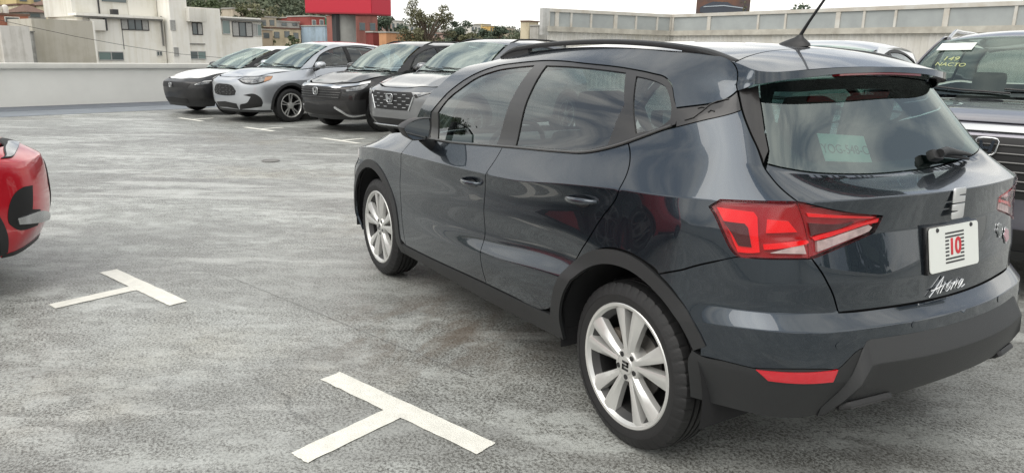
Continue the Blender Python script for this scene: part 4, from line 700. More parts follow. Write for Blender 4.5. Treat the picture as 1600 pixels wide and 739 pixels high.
    for z_, a_, b_, o_ in ((-.004, .078, .037, 0), (.008, .070, .032, -.003), (.020, .046, .021, -.012), (.030, .022, .012, -.022), (.040, .010, .008, -.028)):
        rings.append([bm.verts.new((o_+a_*math.cos(q), b_*math.sin(q), z_)) for q in np.linspace(0, 2*math.pi, 20, endpoint=False)])
    for i in range(4):
        for k in range(20): bm.faces.new((rings[i][k], rings[i][(k+1) % 20], rings[i+1][(k+1) % 20], rings[i+1][k]))
    bm.faces.new(rings[-1]); link('antenna_base', bm_mesh('antenna_base', bm, R(40)), BLACKP, ant)
    tube('antenna_mast', [(-.028, 0, .04), (-.06, 0, .09), (-.165, 0, .235), (-.20, 0, .285)], [.0075, .006, .0045, .004], BLACKP, ant, 8)
    # wiper
    wp = empty('rear_wiper', parent=car)
    M0 = surf_matrix(-1.145, 7.20, .010); P0_, N0_, Y0_ = (Vector((M0[0][c], -M0[1][c], M0[2][c])) for c in (3, 2, 1)); X0_ = Y0_.cross(N0_)
    M = Matrix(((X0_.x, Y0_.x, N0_.x, P0_.x), (X0_.y, Y0_.y, N0_.y, P0_.y), (X0_.z, Y0_.z, N0_.z, P0_.z), (0, 0, 0, 1))) @ Matrix.Rotation(R(-13), 4, 'Z') @ Matrix.Scale(.82, 4)
    bm = bmesh.new(); add_box(bm, (.0, .0, .02), (.075, .05, .04), bev=.014); me = bm_mesh('wiper_hub', bm, R(45)); o = link('wiper_hub', me, BLACKP, wp); o.matrix_local = M
    arm = [(0., .0, .045), (.06, .018, .045), (.16, .026, .030), (.26, .030, .022), (.30, .031, .018)]
    tube('wiper_arm', [M @ Vector(a) for a in arm], [.017, .016, .012, .008, .006], BLACKP, wp, 8)
    tube('wiper_blade', [M @ Vector(a) for a in ((.05, .004, .022), (.16, .012, .016), (.30, .018, .002))], [.006, .009, .006], BLACKP, wp, 6)
    # badge: stylised S of two halves
    M = Matrix.Translation((-.690, .0, 1.015)) @ Matrix(((0, .06, -.998, 0), (-1, 0, 0, 0), (0, .998, .06, 0), (0, 0, 0, 1))) @ Matrix.Scale(.85, 4)
    bd = empty('rear_badge', parent=tg)
    for poly in ([(-.040, .050), (-.034, .058), (.034, .058), (.040, .051), (.040, .033), (.0, .031), (.0, .0275), (.040, .025), (.040, .0025), (-.040, .0025)],
                 [(.040, -.050), (.034, -.058), (-.034, -.058), (-.040, -.051), (-.040, -.033), (.0, -.031), (.0, -.0275), (-.040, -.025), (-.040, -.0025), (.040, -.0025)]):
        o = prism('badge_half', [(a*1.12, b*1.08) for a, b in poly], 'z', 0, .004, mat('badge_silver', (.80, .80, .80), .28, metal=.9), bd, bev=.001); o.matrix_local = M
    # handwritten model name as chrome strokes
    SM = surf_matrix(-1.35, 3.45, .004) @ Matrix.Scale(.9, 4); sc_ = empty('model_script', parent=tg)
    for st_ in ([(-.125, -.030), (-.100, .000), (-.078, .034), (-.072, .033), (-.076, -.024)], [(-.128, -.006), (-.100, -.004), (-.060, .004)],
                [(-.058, -.024), (-.048, .006), (-.038, .008), (-.032, .004)], [(-.004, .006), (-.018, .010), (-.026, -.008), (-.020, -.022), (-.008, -.020), (.000, -.004), (-.004, .006), (.008, .002)],
                [(.012, -.022), (.020, .008), (.020, -.004), (.030, .008), (.038, .006), (.036, -.014), (.042, -.022)], [(.078, .006), (.066, .010), (.056, -.006), (.060, -.022), (.070, -.016), (.080, .008), (.078, -.014), (.086, -.022), (.104, -.014)]):
        C_ = np.array(st_)*1.04; tt = np.linspace(0, len(st_)-1, 6*len(st_)); xy = np.stack([interp(np.arange(len(st_)), C_[:, 0]+.30*C_[:, 1], tt), interp(np.arange(len(st_)), C_[:, 1], tt)], 1)
        tube('script_stroke', [SM @ Vector((x_, y_, .001)) for x_, y_ in xy], .0025, CHROME, sc_, 6)
    # number plate
    M = Matrix.Translation((-.703, .004, .866)) @ Matrix(((0, .19, -.982, 0), (-1, 0, 0, 0), (0, .982, .19, 0), (0, 0, 0, 1)))
    npl = empty('number_plate', parent=car); npl.matrix_local = M
    box('plate_backing', (0, 0, -.010), (.315, .162, .016), GLOSSB, npl, bev=.004)
    bm = bmesh.new(); rr = []
    for cx_, cy_, a0 in ((.140, .0635, 0), (-.140, .0635, 90), (-.140, -.0635, 180), (.140, -.0635, 270)):
        rr += [(cx_+.0125*math.cos(R(a0+t)), cy_+.0125*math.sin(R(a0+t))) for t in (0, 30, 60, 90)]
    prism('plate_sheet', rr, 'z', 0, .003, WHITEP, npl)
    INK = mat('ink_black', (.02, .02, .022), .5); REDI = mat('ink_red', (.55, .02, .03), .5)
    for i in range(9):
        y_ = .050-.0125*i; half = .058
        if 2 <= i <= 6:
            for a, b in ((-half, -.036), (.036, half)): box('plate_stripe', ((a+b)/2, y_, .0034), (b-a, .0055, .0012), INK, npl)
        else: box('plate_stripe', (0, y_, .0034), (2*half, .0055, .0012), INK, npl)
    text_mesh('plate_number', '10', .078, REDI, npl, ext=.0008, M=Matrix.Translation((0, 0, .0042)), bold=.0018)
    for x_ in (-.105, .105): lathe('plate_screw', [(.003, .008), (.0065, .006), (.007, .0001)], INK, npl, 14, axis='z').location = (x_, .066, 0)
    # flower stickers on the right of the tailgate
    for (a, b, s_) in ((-.385, .872, .030), (-.462, .842, .034)):
        us = np.linspace(-1.35, -.6, 200); yy = shell.ev(us, np.full(200, 4.5))[:, 1]; u_ = float(us[np.abs(yy+a).argmin()]); vs = np.linspace(4, 5.9, 200); zz = shell.ev(np.full(200, u_), vs)[:, 2]; v_ = float(vs[np.abs(zz-b).argmin()])
        M = surf_matrix(u_, v_, .002); Mm = Matrix.Diagonal((1, -1, 1, 1)) @ M
        fl = empty('flower_sticker', parent=tg)
        for nm, r_, m_ in (('sticker_outline', s_*1.0, CHROME), ('sticker_petals', s_*.78, mat('petal_pink', (.45, .25, .28), .3, coat=.5) if a < -.4 else mat('petal_grey', (.12, .13, .13), .3, coat=.5))):
            pl = [(r_*(.72+.28*abs(math.cos(2.5*q)))*math.cos(q), r_*(.72+.28*abs(math.cos(2.5*q)))*math.sin(q)) for q in np.linspace(0, 2*math.pi, 40, endpoint=False)]
            o = prism(nm, pl, 'z', 0, .002 if nm[8] == 'o' else .004, m_, fl); o.matrix_local = Mm
    # paper permit inside the rear window
    M = surf_matrix(-1.10, 7.60, -.03)
    pp = empty('window_permit', parent=car); pp.matrix_local = M
    box('permit_sheet', (0, 0, 0), (.245, .105, .0015), mat('permit_paper', (.50, .60, .56), .6), pp)
    text_mesh('permit_number', 'YOG-548-C', .049, mat('permit_ink', (.12, .15, .15), .6), pp, ext=.0004, M=Matrix.Translation((0, -.006, .0014)))
    text_mesh('permit_caption', 'PUEBLA', .016, MATS['permit_ink'], pp, ext=.0004, M=Matrix.Translation((0, .050, .0014))) if False else None
    # lower diffuser frame
    uu = np.linspace(-1.45, -.79, 34); K1 = []; A_, B_, C_ = [], [], []
    for u in uu:
        t = min(1, max(0, (u+.895)/.105)); vt = 1.78-1.58*t; f_ = 1-t**2
        pa, na = P3(u, vt); pb, nb = P3(u, max(.06, vt-.40), .028*f_+.002); pc, nc = P3(u, max(.04, min(.42, vt-.5)), .020*f_+.0015); pd, nd = P3(u, .02, -.012)
        A_.append((u, *pa)); B_.append((u, *pb)); C_.append((u, *pc)); K1.append((u, *pd))
    df = Shell([K1, C_, B_, A_], {1: .6, 2: .8}); DP = ShellP(df, (1., .1))
    panel('diffuser', DP, [(-.795, .05), (-.9, .03), (-1.1, .03), (-1.35, .03), (-1.35, 2.98), (-1.1, 2.98), (-.95, 2.98), (-.88, 2.98), (-.84, 2.98), (-.795, 2.95), (-.795, 1.5)], CLAD, gap=0, skirt=.03, parent=car, join=-1.35, corner=30)
    for sg in (1, -1):
        p0 = Vector(df.ev(-.93, .75)[0]); n0 = Vector(df.frame(-.93, .75)[2][0]); x0 = Vector(df.frame(-.93, .75)[0][0]).normalized(); y0 = n0.cross(x0).normalized()
        if y0.z < 0: y0 = -y0
        ex = empty('exhaust_trim', parent=car)
        Mx = Matrix(((x0.x, y0.x, n0.x, p0.x), (x0.y, y0.y, n0.y, p0.y), (x0.z, y0.z, n0.z, p0.z), (0, 0, 0, 1)))
        if sg < 0: Mx = Matrix.Diagonal((1, -1, 1, 1)) @ Mx
        o = prism('trim_frame', [(-.105, .024), (-.085, .034), (.075, .034), (.095, .0), (.085, -.028), (-.09, -.032)], 'z', -.01, .012, BLACKP, ex, bev=.006); o.matrix_local = Mx
        o = prism('trim_insert', [(-.085, .018), (.068, .022), (.075, 0), (.07, -.018), (-.075, -.020)], 'z', 0, .0135, GLOSSB, ex); o.matrix_local = Mx
        o = prism('trim_bar', [(-.075, .004), (.06, .006), (.062, -.004), (-.07, -.006)], 'z', 0, .017, BLACKP, ex, bev=.002); o.matrix_local = Mx
    # parking sensors
    for u_, v_ in ((-.80, 1.72), (-1.09, 2.02-.1)):
        for sg in (1, -1):
            M = surf_matrix(u_, v_, .0); M = M if sg > 0 else Matrix.Diagonal((1, -1, 1, 1)) @ M
            o = lathe('parking_sensor', [(0, .011), (.0016, .0115), (.002, .0001)], PAINT, rb, 18, axis='z'); o.matrix_local = M
    return car
build_arona()
# ================================================================ the other parked cars
HEADL = mat('headlamp_lens', (.03, .032, .035), .06, coat=1., col2=(.30, .31, .32), vscale=12)
AMBER = mat('amber_lens', (.36, .17, .08), .15, coat=1.)
SILV = mat('bright_trim', (.55, .56, .57), .2, metal=.9)
GRIL = mat('grille_black', (.007, .007, .0075), .55)
DKRIM = mat('dark_alloy', (.30, .30, .30), .35, metal=.7, col2=(.05, .05, .05), vscale=14)
CABIN = mat('cabin_grey', (.09, .09, .09), .8)
def arc_on(sh, cx, cz, r, a0, a1, n, v0=1.5):
    an = np.radians(np.linspace(a0, a1, n)); X = cx+r*np.cos(an); Z = cz+r*np.sin(an); u = X.copy(); v = np.full(n, v0)+1.5*np.maximum(0, np.sin(an)); e = 1e-4
    for _ in range(40):
        p = sh.ev(u, v); pu = (sh.ev(u+e, v)-p)/e; pv = (sh.ev(u, v+e)-p)/e; rx, rz = X-p[:, 0], Z-p[:, 2]; det = pu[:, 0]*pv[:, 2]-pv[:, 0]*pu[:, 2]; det = np.where(np.abs(det) < 1e-4, 1e-4, det)
        u = u+np.clip((rx*pv[:, 2]-pv[:, 0]*rz)/det, -.2, .2); v = np.clip(v+np.clip((pu[:, 0]*rz-rx*pu[:, 2])/det, -.3, .3), .03, 3.9)
    return [(float(a), float(b)) for a, b in zip(u, v)]
def build_car(key, name, label, paint, roofpaint=None, hoodpaint=None, cladding=True, rails=None, slats=0, mesh_grille=False, bumper_dark=False, rim=None, badge=None, rw=.345, glass_ior=5.0, writing=None, group=None, lowb=.57, frame=False):
    p = CARS[key]; G = GOUT.get(key, {}); w, fo, wb, ro, hf, hc, hr, xc, xt = (p[k] for k in ('w', 'fo', 'wb', 'ro', 'hf', 'hc', 'hr', 'xc', 'xt'))
    sh = genshell(p); S = ShellP(sh, (1., .26)); C = -wb-1.6; rim = rim or DKRIM
    car = empty(name, bay(*p['pos']), BA+(math.pi/2 if not p.get('flip') else -math.pi/2)); tag(car, label, 'car', group)
    q = dict(st=.07, step=.045); ra = rw+.065; WG = glassmat('pale_windscreen_%.2f' % glass_ior, (.55, .68, .63), gloss=(.86, .97, .91), ior=glass_ior); SG = glassmat('dark_side_glass', (.40, .45, .44), ior=1.8)
    af = arc_on(sh, 0, rw, ra, -12, 192, 26); ar = arc_on(sh, -wb, rw, ra, -12, 192, 26)
    fb = [(1.8, .05), (1.4, .05), (1.0, .05), (.72, .05), (ra+.01, .05)]+af[1:-1]+[(-ra-.02, .05), (-.62, .05), (-.62, 2.), (-.64, 3.), (-.62, 3.97), (-.3, 3.97), (.1, 3.97), (.45, 3.97), (.72, 3.97), (1.0, 3.97), (1.4, 3.97), (1.8, 3.97)]
    panel('front_body', S, fb, paint, car, join=1.8, **q)
    rbd = [(C, .05), (C+.5, .05), (C+.85, .05), (-wb-ra-.01, .05)]+ar[::-1][1:-1]+[(-wb+ra+.02, .05), (-wb+.45, .05), (-wb+.45, 1.), (-wb+.34, 2.4), (-wb+.02, 3.2), (-wb-.06, 3.97), (C+.85, 3.97), (C+.5, 3.97), (C, 3.97)]
    panel('rear_body', S, rbd, paint, car, join=C, **q)
    for mi in (0, 1):
        sg = 1-2*mi; K = dict(parent=car, mirror=mi)
        fd = panel('front_door', S, [(-.62, .62), (-1.58, .62), (-1.6, 2.), (-1.58, 3.97), (-1.1, 3.97), (-.62, 3.97), (-.64, 3.), (-.62, 2.)], paint, gap=.004, **K, **q)
        rd = panel('rear_door', S, [(-1.58, .62), (-wb+.45, .62), (-wb+.45, 1.), (-wb+.34, 2.4), (-wb+.02, 3.2), (-wb-.06, 3.97), (-1.9, 3.97), (-1.58, 3.97), (-1.6, 2.)], paint, gap=.004, **K, **q)
        panel('sill', S, [(-.62, .05), (-1.5, .05), (-wb+.45, .05), (-wb+.45, .62), (-1.5, .62), (-.62, .62)], CLAD if cladding else paint, gap=0, **K, **q)
        f_win = [(xc-.30, 4.13), ((xc+xt)/2-.16, 4.95), (xt-.20, 5.62), (xt-.38, 5.76), (-1.52, 5.80), (-1.58, 4.13)]; r_win = [(-1.68, 4.13), (-1.63, 5.80), (-2.2, 5.78), (-wb+.15, 5.5), (-wb-.02, 4.6), (-wb-.02, 4.18)]
        top = [(C+.86, 4.02), (-wb-.2, 4.02), (-1.6, 4.02), (-.8, 4.02), (xc+.06, 4.02), ((xc+xt)/2+.06, 4.9), (xt+.02, 5.8), (xt-.08, 5.98), (-1.6, 5.98), (-wb, 5.98), (C+.86, 5.98), (C+.86, 5.)]
        panel('roof_pillar_panel', S, top, roofpaint if roofpaint is not None and key != 'civ' else paint, holes=[f_win, r_win], gap=.002, **K, **q)
        panel('window', S, f_win, SG, off=-.006, gap=-.01, skirt=0, parent=fd, mirror=mi, **q); panel('window', S, r_win, SG, off=-.006, gap=-.01, skirt=0, parent=rd, mirror=mi, **q)
        # window surround
        panel('window_trim', S, [(f_win[0][0]+.05, 4.06), ((xc+xt)/2-.12, 4.98), (xt-.18, 5.70), (xt-.36, 5.84), (-1.58, 5.87), (-2.25, 5.86), (-wb+.12, 5.62), (-wb-.08, 4.6), (-wb-.08, 4.07), (-1.6, 4.07)], GRIL, off=.002, holes=[f_win, r_win], gap=0, **K, **q)
        if cladding:
            ao = arc_on(sh, 0, rw, ra+.055, -8, 188, 26); panel('arch_cladding', S, ao+af[::-1], CLAD, off=.006, gap=0, skirt=.03, step=.05, st=.3, **K)
            bo = arc_on(sh, -wb, rw, ra+.055, -8, 188, 26); panel('arch_cladding', S, bo+ar[::-1], CLAD, off=.006, gap=0, skirt=.03, step=.05, st=.3, **K)
        if 'lamp' in G:
            hl = panel('headlamp', S, G['lamp'], GRIL, off=.006, gap=0, skirt=.02, step=.03, st=.05, corner=50, **K)
            L = np.array(G['lamp']); c = L.mean(0)
            panel('headlamp_lens', S, [tuple(c+(a-c)*.84) for a in L], HEADL, off=.0085, gap=0, skirt=.004, step=.03, st=.05, corner=50, parent=hl, mirror=mi)
            if 'amber' in G: panel('turn_lamp', S, G['amber'], AMBER, off=.011, gap=0, skirt=.004, step=.03, st=.05, parent=hl, mirror=mi)
        if 'fog' in G: panel('fog_lamp_surround', S, G['fog'], GRIL, off=.005, gap=0, skirt=.02, step=.03, st=.05, corner=50, **K)
        if 'chrome' in G: panel('bumper_garnish', S, G['chrome'], SILV, off=.016, gap=0, skirt=.02, step=.03, st=.05, corner=50, **K)
        # mirror
        mr = empty('door_mirror', parent=car); y0 = w+.10; z0 = hc+.045; x0 = xc-.30; bm = bmesh.new(); rings = []
        for t, s_ in ((-.075, .86), (-.06, 1.), (0, 1.), (.05, .85), (.085, .5), (.095, .2)):
            rings.append([bm.verts.new((x0+t, sg*(y0+.115*s_*math.copysign(abs(math.cos(a))**.7, math.cos(a))), z0+.075*s_*math.copysign(abs(math.sin(a))**.75, math.sin(a)))) for a in np.linspace(0, 2*math.pi, 18, endpoint=False)])
        for i in range(5):
            for k in range(18): bm.faces.new((rings[i][k], rings[i][(k+1) % 18], rings[i+1][(k+1) % 18], rings[i+1][k]))
        bm.faces.new(rings[-1]); bm.faces.new(rings[0]); link('mirror_housing', bm_mesh('mirror_housing', bm, R(50)), paint, mr)
        tube('mirror_arm', [(x0, sg*(y0-.03), z0-.06), (x0+.01, sg*(w-.03), z0-.10), (x0+.01, sg*(w-.09), z0-.10)], [.03, .026, .03], BLACKP, mr)
        if rails:
            rf_ = genroof(p); xs = np.linspace(xt-.15, -wb-.3, 22); ys = np.full(22, w-.315); zz = rf_(xs, ys); bm = bmesh.new(); e = np.minimum(1, np.minimum(np.arange(22), np.arange(22)[::-1])/3.)
            add_tube(bm, [(a, sg*b, c_+.005+.05*f) for a, b, c_, f in zip(xs, ys, zz, e)], .016, 8); link('roof_rail', bm_mesh('roof_rail', bm, R(50)), rails, car)
        for x_ in (0, -wb):
            make_wheel(car, (x_, sg*(w-.125), rw), sg, rim, R0=rw, rim_r=rw-.105, w=.22, style='five', detail=False, brake=False)
            bm = bmesh.new(); pr = []
            for a in np.linspace(-8, 188, 20): pr.append([bm.verts.new((x_+(ra+.004)*math.cos(R(a)), sg*y_, rw+(ra+.004)*math.sin(R(a)))) for y_ in (w-.03, w-.40)])
            for i in range(19): bm.faces.new((pr[i][0], pr[i+1][0], pr[i+1][1], pr[i][1]))
            bm.faces.new([p_[1] for p_ in pr]); link('wheel_well', bm_mesh('wheel_well', bm, R(40)), INNER, car)
    if cladding or bumper_dark:
        panel('lower_bumper', S, [(1.8, .03), (1.4, .03), (1.0, .03), (.72, .03), (ra+.02, .03), (ra+.03, lowb), (.72, lowb+.03), (1.0, lowb+.05), (1.4, lowb+.03), (1.8, lowb+.03)], CLAD, car, off=.004, gap=0, join=1.8, **q)
    J = dict(parent=car, join=1.8, gap=0, step=.03, st=.05, corner=50)
    if 'grille' in G:
        gr = panel('grille', S, G['grille'], GRIL, off=.006, skirt=.02, **J); L = np.array(G['grille']); lo, hi = L[:, 1].min(), L[:, 1].max()
        pol = L
        def span(v):   # widest u from the centre at level v
            us = np.linspace(.6, 1.795, 120); k = inpoly(pol, us, np.full(120, v)); return us[k].min() if k.any() else None
        if slats:
            for v in np.linspace(lo, hi, slats+2)[1:-1]:
                u0 = span(v)
                if u0 is None: continue
                us = np.linspace(u0+.02, 1.8, 9); pt = sh.ev(us, np.full(9, v)); n_ = sh.frame(us, np.full(9, v))[2]; pt = pt+n_*.012; al = [tuple(a) for a in pt]+[(a[0], -a[1], a[2]) for a in pt[::-1][1:]]
                tube('grille_slat', al, .005, mat('fin_grey', (.10, .10, .10), .3, metal=.6), gr, 6)
        if mesh_grille:
            k = 0
            for v in np.linspace(lo, hi, 7)[1:-1]:
                k += 1; u0 = span(v)
                if u0 is None: continue
                for a in np.arange(1.77-.11*(k % 2), u0+.03, -.22 if key == 'crv' else -.14):
                    pt, nn = sh.ev(a, v)[0], sh.frame(a, v)[2][0]
                    for sg in (1, -1):
                        c_ = pt+nn*.011; du = sh.frame(a, v)[0][0]; ang = math.atan2(du[1]*1., du[0])
                        bm = bmesh.new(); add_box(bm, (0, 0, 0), (.075 if key == 'crv' else .06, .012, .012), bev=.003); o = link('grille_fin', bm_mesh('grille_fin', bm), SILV if key == 'crv' else mat('fin_grey', (.10, .10, .10), .3, metal=.6), gr); o.location = (c_[0], sg*c_[1], c_[2]); o.rotation_euler = (0, 0, sg*ang)
    if frame:      # bright strips beside the grille and along the chin
        for sg in (1, -1): tube('grille_frame', [Vector((a[0], sg*a[1], a[2])) for a in (sh.ev(u_, v_)[0]+sh.frame(u_, v_)[2][0]*.012 for u_, v_ in G['grille'][2:4])], .014, SILV, car, 8)
        us = np.linspace(.95, 1.8, 10); al = [sh.ev(u_, .42)[0]+sh.frame(u_, .42)[2][0]*.02 for u_ in us]; tube('chin_strip', [tuple(a) for a in al]+[(a[0], -a[1], a[2]) for a in al[::-1][1:]], .014, SILV, car, 8)
    if 'drl' in G or key == 'civ':
        for sg in (1, -1): L = [sh.ev(a, b)[0]+sh.frame(a, b)[2][0]*.016 for a, b in (G['lamp'][0], G['lamp'][1], G['lamp'][2])]; tube('running_light', [(a[0], sg*a[1], a[2]-.012) for a in L], .009, mat('drl_white', (.75, .76, .76), .3), car, 6)
    if 'intake' in G: panel('lower_intake', S, G['intake'], GRIL, off=.0075, skirt=.02, **J)
    if 'bar' in G: panel('chrome_bar', S, G['bar'], CHROME, off=.016, skirt=.02, **J)
    if badge:
        z_, s_ = badge; us = np.linspace(0, 4, 400); zz = sh.ev(np.full(400, 1.8), us); v_ = us[np.abs(zz[:, 2]-z_).argmin()]; pt = sh.ev(1.8, v_)[0]
        bd = empty('badge', (pt[0]+.034, 0, z_), parent=car); bd.rotation_euler = (R(90), 0, R(90))
        ring = [(-1.15, .62), (-.95, .92), (-.5, 1.), (.5, 1.), (.95, .92), (1.15, .62), (.98, -.62), (.75, -.92), (.4, -1.), (-.4, -1.), (-.75, -.92), (-.98, -.62)]
        bm = bmesh.new(); add_tube(bm, [(a*s_, b*s_, 0) for a, b in ring+ring[:1]], .10*s_, 8, cap=False); link('badge_ring', bm_mesh('badge_ring', bm, R(50)), CHROME, bd)
        hpoly = [(-.82, .72), (-.50, .72), (-.30, -.02), (.30, -.02), (.50, .72), (.82, .72), (.55, -.72), (.22, -.72), (.27, -.30), (-.27, -.30), (-.22, -.72), (-.55, -.72)]
        prism('badge_letter', [(a*s_, b*s_) for a, b in hpoly], 'z', -.004, .008, CHROME, bd)
    # bonnet, windscreen, roof
    hd = genhood(p); xe = fo-.115
    he = [(xc-.02, w-.14), (xc+.25, w-.122), (0, w-.125), (.36, w-.165), (fo-.385, w-.235), (fo-.23, w-.45), (xe-.02, .30), (xe, 0)]
    panel('bonnet', FuncP(hd), he+[(a, -b) for a, b in he[::-1][1:]]+[(xc+.10, -.5), (xc+.15, 0), (xc+.10, .5)], hoodpaint or paint, car, st=.08, step=.05, gap=.003, corner=60)
    yb, yt = w-.135, w-.285
    wsh = Shell([[(-1.5, xc-.5, -yb-.2, hc), (-1, xc, -yb, hc-.005), (-.5, xc+.12, -yb*.55, hc), (0, xc+.165, 0, hc+.003), (.5, xc+.12, yb*.55, hc), (1, xc, yb, hc-.005), (1.5, xc-.5, yb+.2, hc)],
                 [(-1.5, 0, 0, 0)]*0 or [(a, *v) for a, v in zip((-1.5, -1, -.5, 0, .5, 1, 1.5), [((xc+xt)/2+x_, y_, (hc+hr-.075)/2+z_) for x_, y_, z_ in ((-.4, -(yb+yt)/2-.2, 0), (.02, -(yb+yt)/2, .022), (.12, -(yb+yt)*.27, .032), (.15, 0, .035), (.12, (yb+yt)*.27, .032), (.02, (yb+yt)/2, .022), (-.4, (yb+yt)/2+.2, 0))])],
                 [(-1.5, xt-.4, -yt-.2, hr-.11), (-1, xt, -yt, hr-.10), (-.5, xt+.05, -yt*.55, hr-.068), (0, xt+.065, 0, hr-.062), (.5, xt+.05, yt*.55, hr-.068), (1, xt, yt, hr-.10), (1.5, xt-.4, yt+.2, hr-.11)]])
    ws = panel('windscreen', ShellP(wsh, (.75, .45)), [(-.99, .0), (-.5, .0), (0, .0), (.5, .0), (.99, .0), (.99, 1), (.99, 2), (.5, 2), (0, 2), (-.5, 2), (-.99, 2), (-.99, 1)], WG, car, gap=0, skirt=0, st=.1, step=.08)
    tube('windscreen_wiper', [wsh.ev(a, b)[0]+[.01, 0, .014] for a, b in ((.75, .06), (.35, .10), (-.1, .16))], .008, BLACKP, car, 6); tube('windscreen_wiper', [wsh.ev(a, b)[0]+[.01, 0, .014] for a, b in ((-.05, .05), (-.4, .10), (-.75, .2))], .008, BLACKP, car, 6)
    rf_ = genroof(p); ye = w-.268; e0 = -wb-ro+.42; ro_ = [(xt-.02, ye-.03), (xt-.3, ye), (-1.9, ye), (-wb, ye), (e0, ye-.06)]
    panel('roof', FuncP(rf_), [(xt+.055, 0), (xt+.035, .4)]+ro_+[(e0-.05, 0)]+[(a, -b) for a, b in ro_[::-1]]+[(xt+.035, -.4)], roofpaint or paint, car, st=.1, step=.06, gap=0, corner=50)
    panel('tailgate_window', S, [(C, 4.03), (C+.5, 4.03), (C+.84, 4.03), (C+.84, 5.97), (C+.5, 5.97), (C, 5.97)], SG, car, join=C, gap=0, st=.12, step=.1)
    # cabin
    box('underbody', (-wb/2, 0, .27), (wb-2*ra-.05, 2*w-.16, .05), INNER, car); box('underbody', ((fo-wb-ro)/2, 0, .29), (fo+wb+ro-.5, 1.05, .05), INNER, car)
    box('cabin_floor', ((-wb+.2)/2, 0, .36), (wb+.3, 1.3, .06), INNER, car)
    box('dashboard', (xc-.12, 0, hc-.12), (.46, 2*w-.36, .16), CABIN, car, bev=.05)
    for y_ in (.38, -.38):
        st_ = empty('front_seat', (-1.55, y_, .38), parent=car); box('seat_cushion', (.1, 0, .14), (.5, .5, .16), CABIN, st_, bev=.05)
        box('seat_back', (-.22, 0, .50), (.14, .48, .64), CABIN, st_, bev=.05, rot=Matrix.Rotation(R(-14), 4, 'Y')); box('headrest', (-.33, 0, .92), (.1, .27, .19), CABIN, st_, bev=.04)
    rs = empty('rear_seat', (-2.45, 0, .38), parent=car); box('seat_back', (-.2, 0, .46), (.14, 1.3, .66), CABIN, rs, bev=.05, rot=Matrix.Rotation(R(-14), 4, 'Y'))
    bm = bmesh.new(); add_tube(bm, [Vector((xc-.52, .38, hc-.06))+Matrix.Rotation(R(-25), 3, 'Y') @ Vector((0, .18*math.cos(a), .18*math.sin(a))) for a in np.linspace(0, 2*math.pi, 25)], .016, 6); link('steering_wheel', bm_mesh('steering_wheel', bm, R(50)), BLACKP, car)
    return car, wsh, sh
cp = lambda n, c, **k: mat(n, c, k.get('r', .3), metal=k.get('m', .7), coat=1., coat_rough=.015, coat_ior=1.65)
build_car('civ', 'sedan', 'dark sedan with white bonnet film, parked nearest the white parapet wall', mat('black_bumper', (.010, .010, .011), .35, coat=.25), roofpaint=cp('paint_white', (.76, .76, .75), m=.0), hoodpaint=MATS['paint_white'], cladding=False, bumper_dark=True, badge=(.655, .05), rw=.325, group='cars parked in the far row')
build_car('hrv', 'crossover', 'silver crossover parked between the white-bonneted sedan and the black SUV', cp('paint_silver', (.50, .52, .55), m=.75, r=.32), mesh_grille=True, badge=None, rw=.345, lowb=.25, rim=RIMM, group='cars parked in the far row')
build_car('brv', 'sport_utility_vehicle', 'black SUV with a chrome bar over its grille, third in the far row', mat('paint_black', (.010, .009, .009), .3, metal=.3, coat=1., coat_ior=1.45), slats=4, badge=(.745, .062), rw=.335, lowb=.3, rails=GRIL, rim=DKRIM, group='cars parked in the far row')
build_car('crv', 'sport_utility_vehicle', 'mid-grey SUV with black honeycomb grille, just beyond the foreground car', cp('paint_grey', (.20, .205, .21), m=.7), mesh_grille=True, badge=(.745, .066), rw=.36, rails=GRIL, lowb=.3, frame=True, group='cars parked in the far row')
pilot, pil_ws, pil_sh = build_car('pil', 'large_sport_utility_vehicle', 'purple-grey large SUV facing the camera at the right edge, yellow writing on its windscreen', cp('paint_purple_grey', (.115, .112, .140), m=.7), slats=6, badge=(.985, .052), rw=.37, rails=SILV, glass_ior=1.9, group='cars parked behind the foreground car')
build_car('sil', 'sport_utility_vehicle', 'silver SUV of which only the roof shows behind the antenna', cp('paint_pale_silver', (.55, .56, .57), m=.6), rails=None, badge=(.745, .066), rw=.36, group='cars parked behind the foreground car')
build_car('red', 'hatchback', 'red car at the left edge showing only its front corner', cp('paint_red', (.50, .006, .018), m=.2, r=.3), cladding=True, badge=None, rw=.325, lowb=.16)
# yellow grease-pencil writing and paper on the large SUV's windscreen
def ws_matrix(sh, u, v, off):
    p = sh.ev(u, v)[0]; du, dv, n = sh.frame(u, v); n = Vector(n[0])
    if n.z < 0: n = -n
    y = Vector(dv[0]); y = (y-n*y.dot(n)).normalized(); x = y.cross(n).normalized(); p = Vector(p)+n*off
    return Matrix(((x.x, y.x, n.x, p.x), (x.y, y.y, n.y, p.y), (x.z, y.z, n.z, p.z), (0, 0, 0, 1)))
YEL = mat('grease_yellow', (.38, .41, .18), .6)
text_mesh('windscreen_writing', '149', .08, YEL, pilot, ext=.0005, shear=.1, M=ws_matrix(pil_ws, -.66, 1.06, .006)); text_mesh('windscreen_writing', 'NACTO', .062, YEL, pilot, ext=.0005, shear=.1, M=ws_matrix(pil_ws, -.63, .86, .006))
o = box('windscreen_notice', (0, 0, 0), (.26, .13, .002), WHITEP, pilot); o.matrix_local = ws_matrix(pil_ws, -.70, 1.58, .006)
dr.location = bay(7.73, -2.44, .003); tag(dr, 'small round drain cover flush with the deck in the driving lane', 'drain')
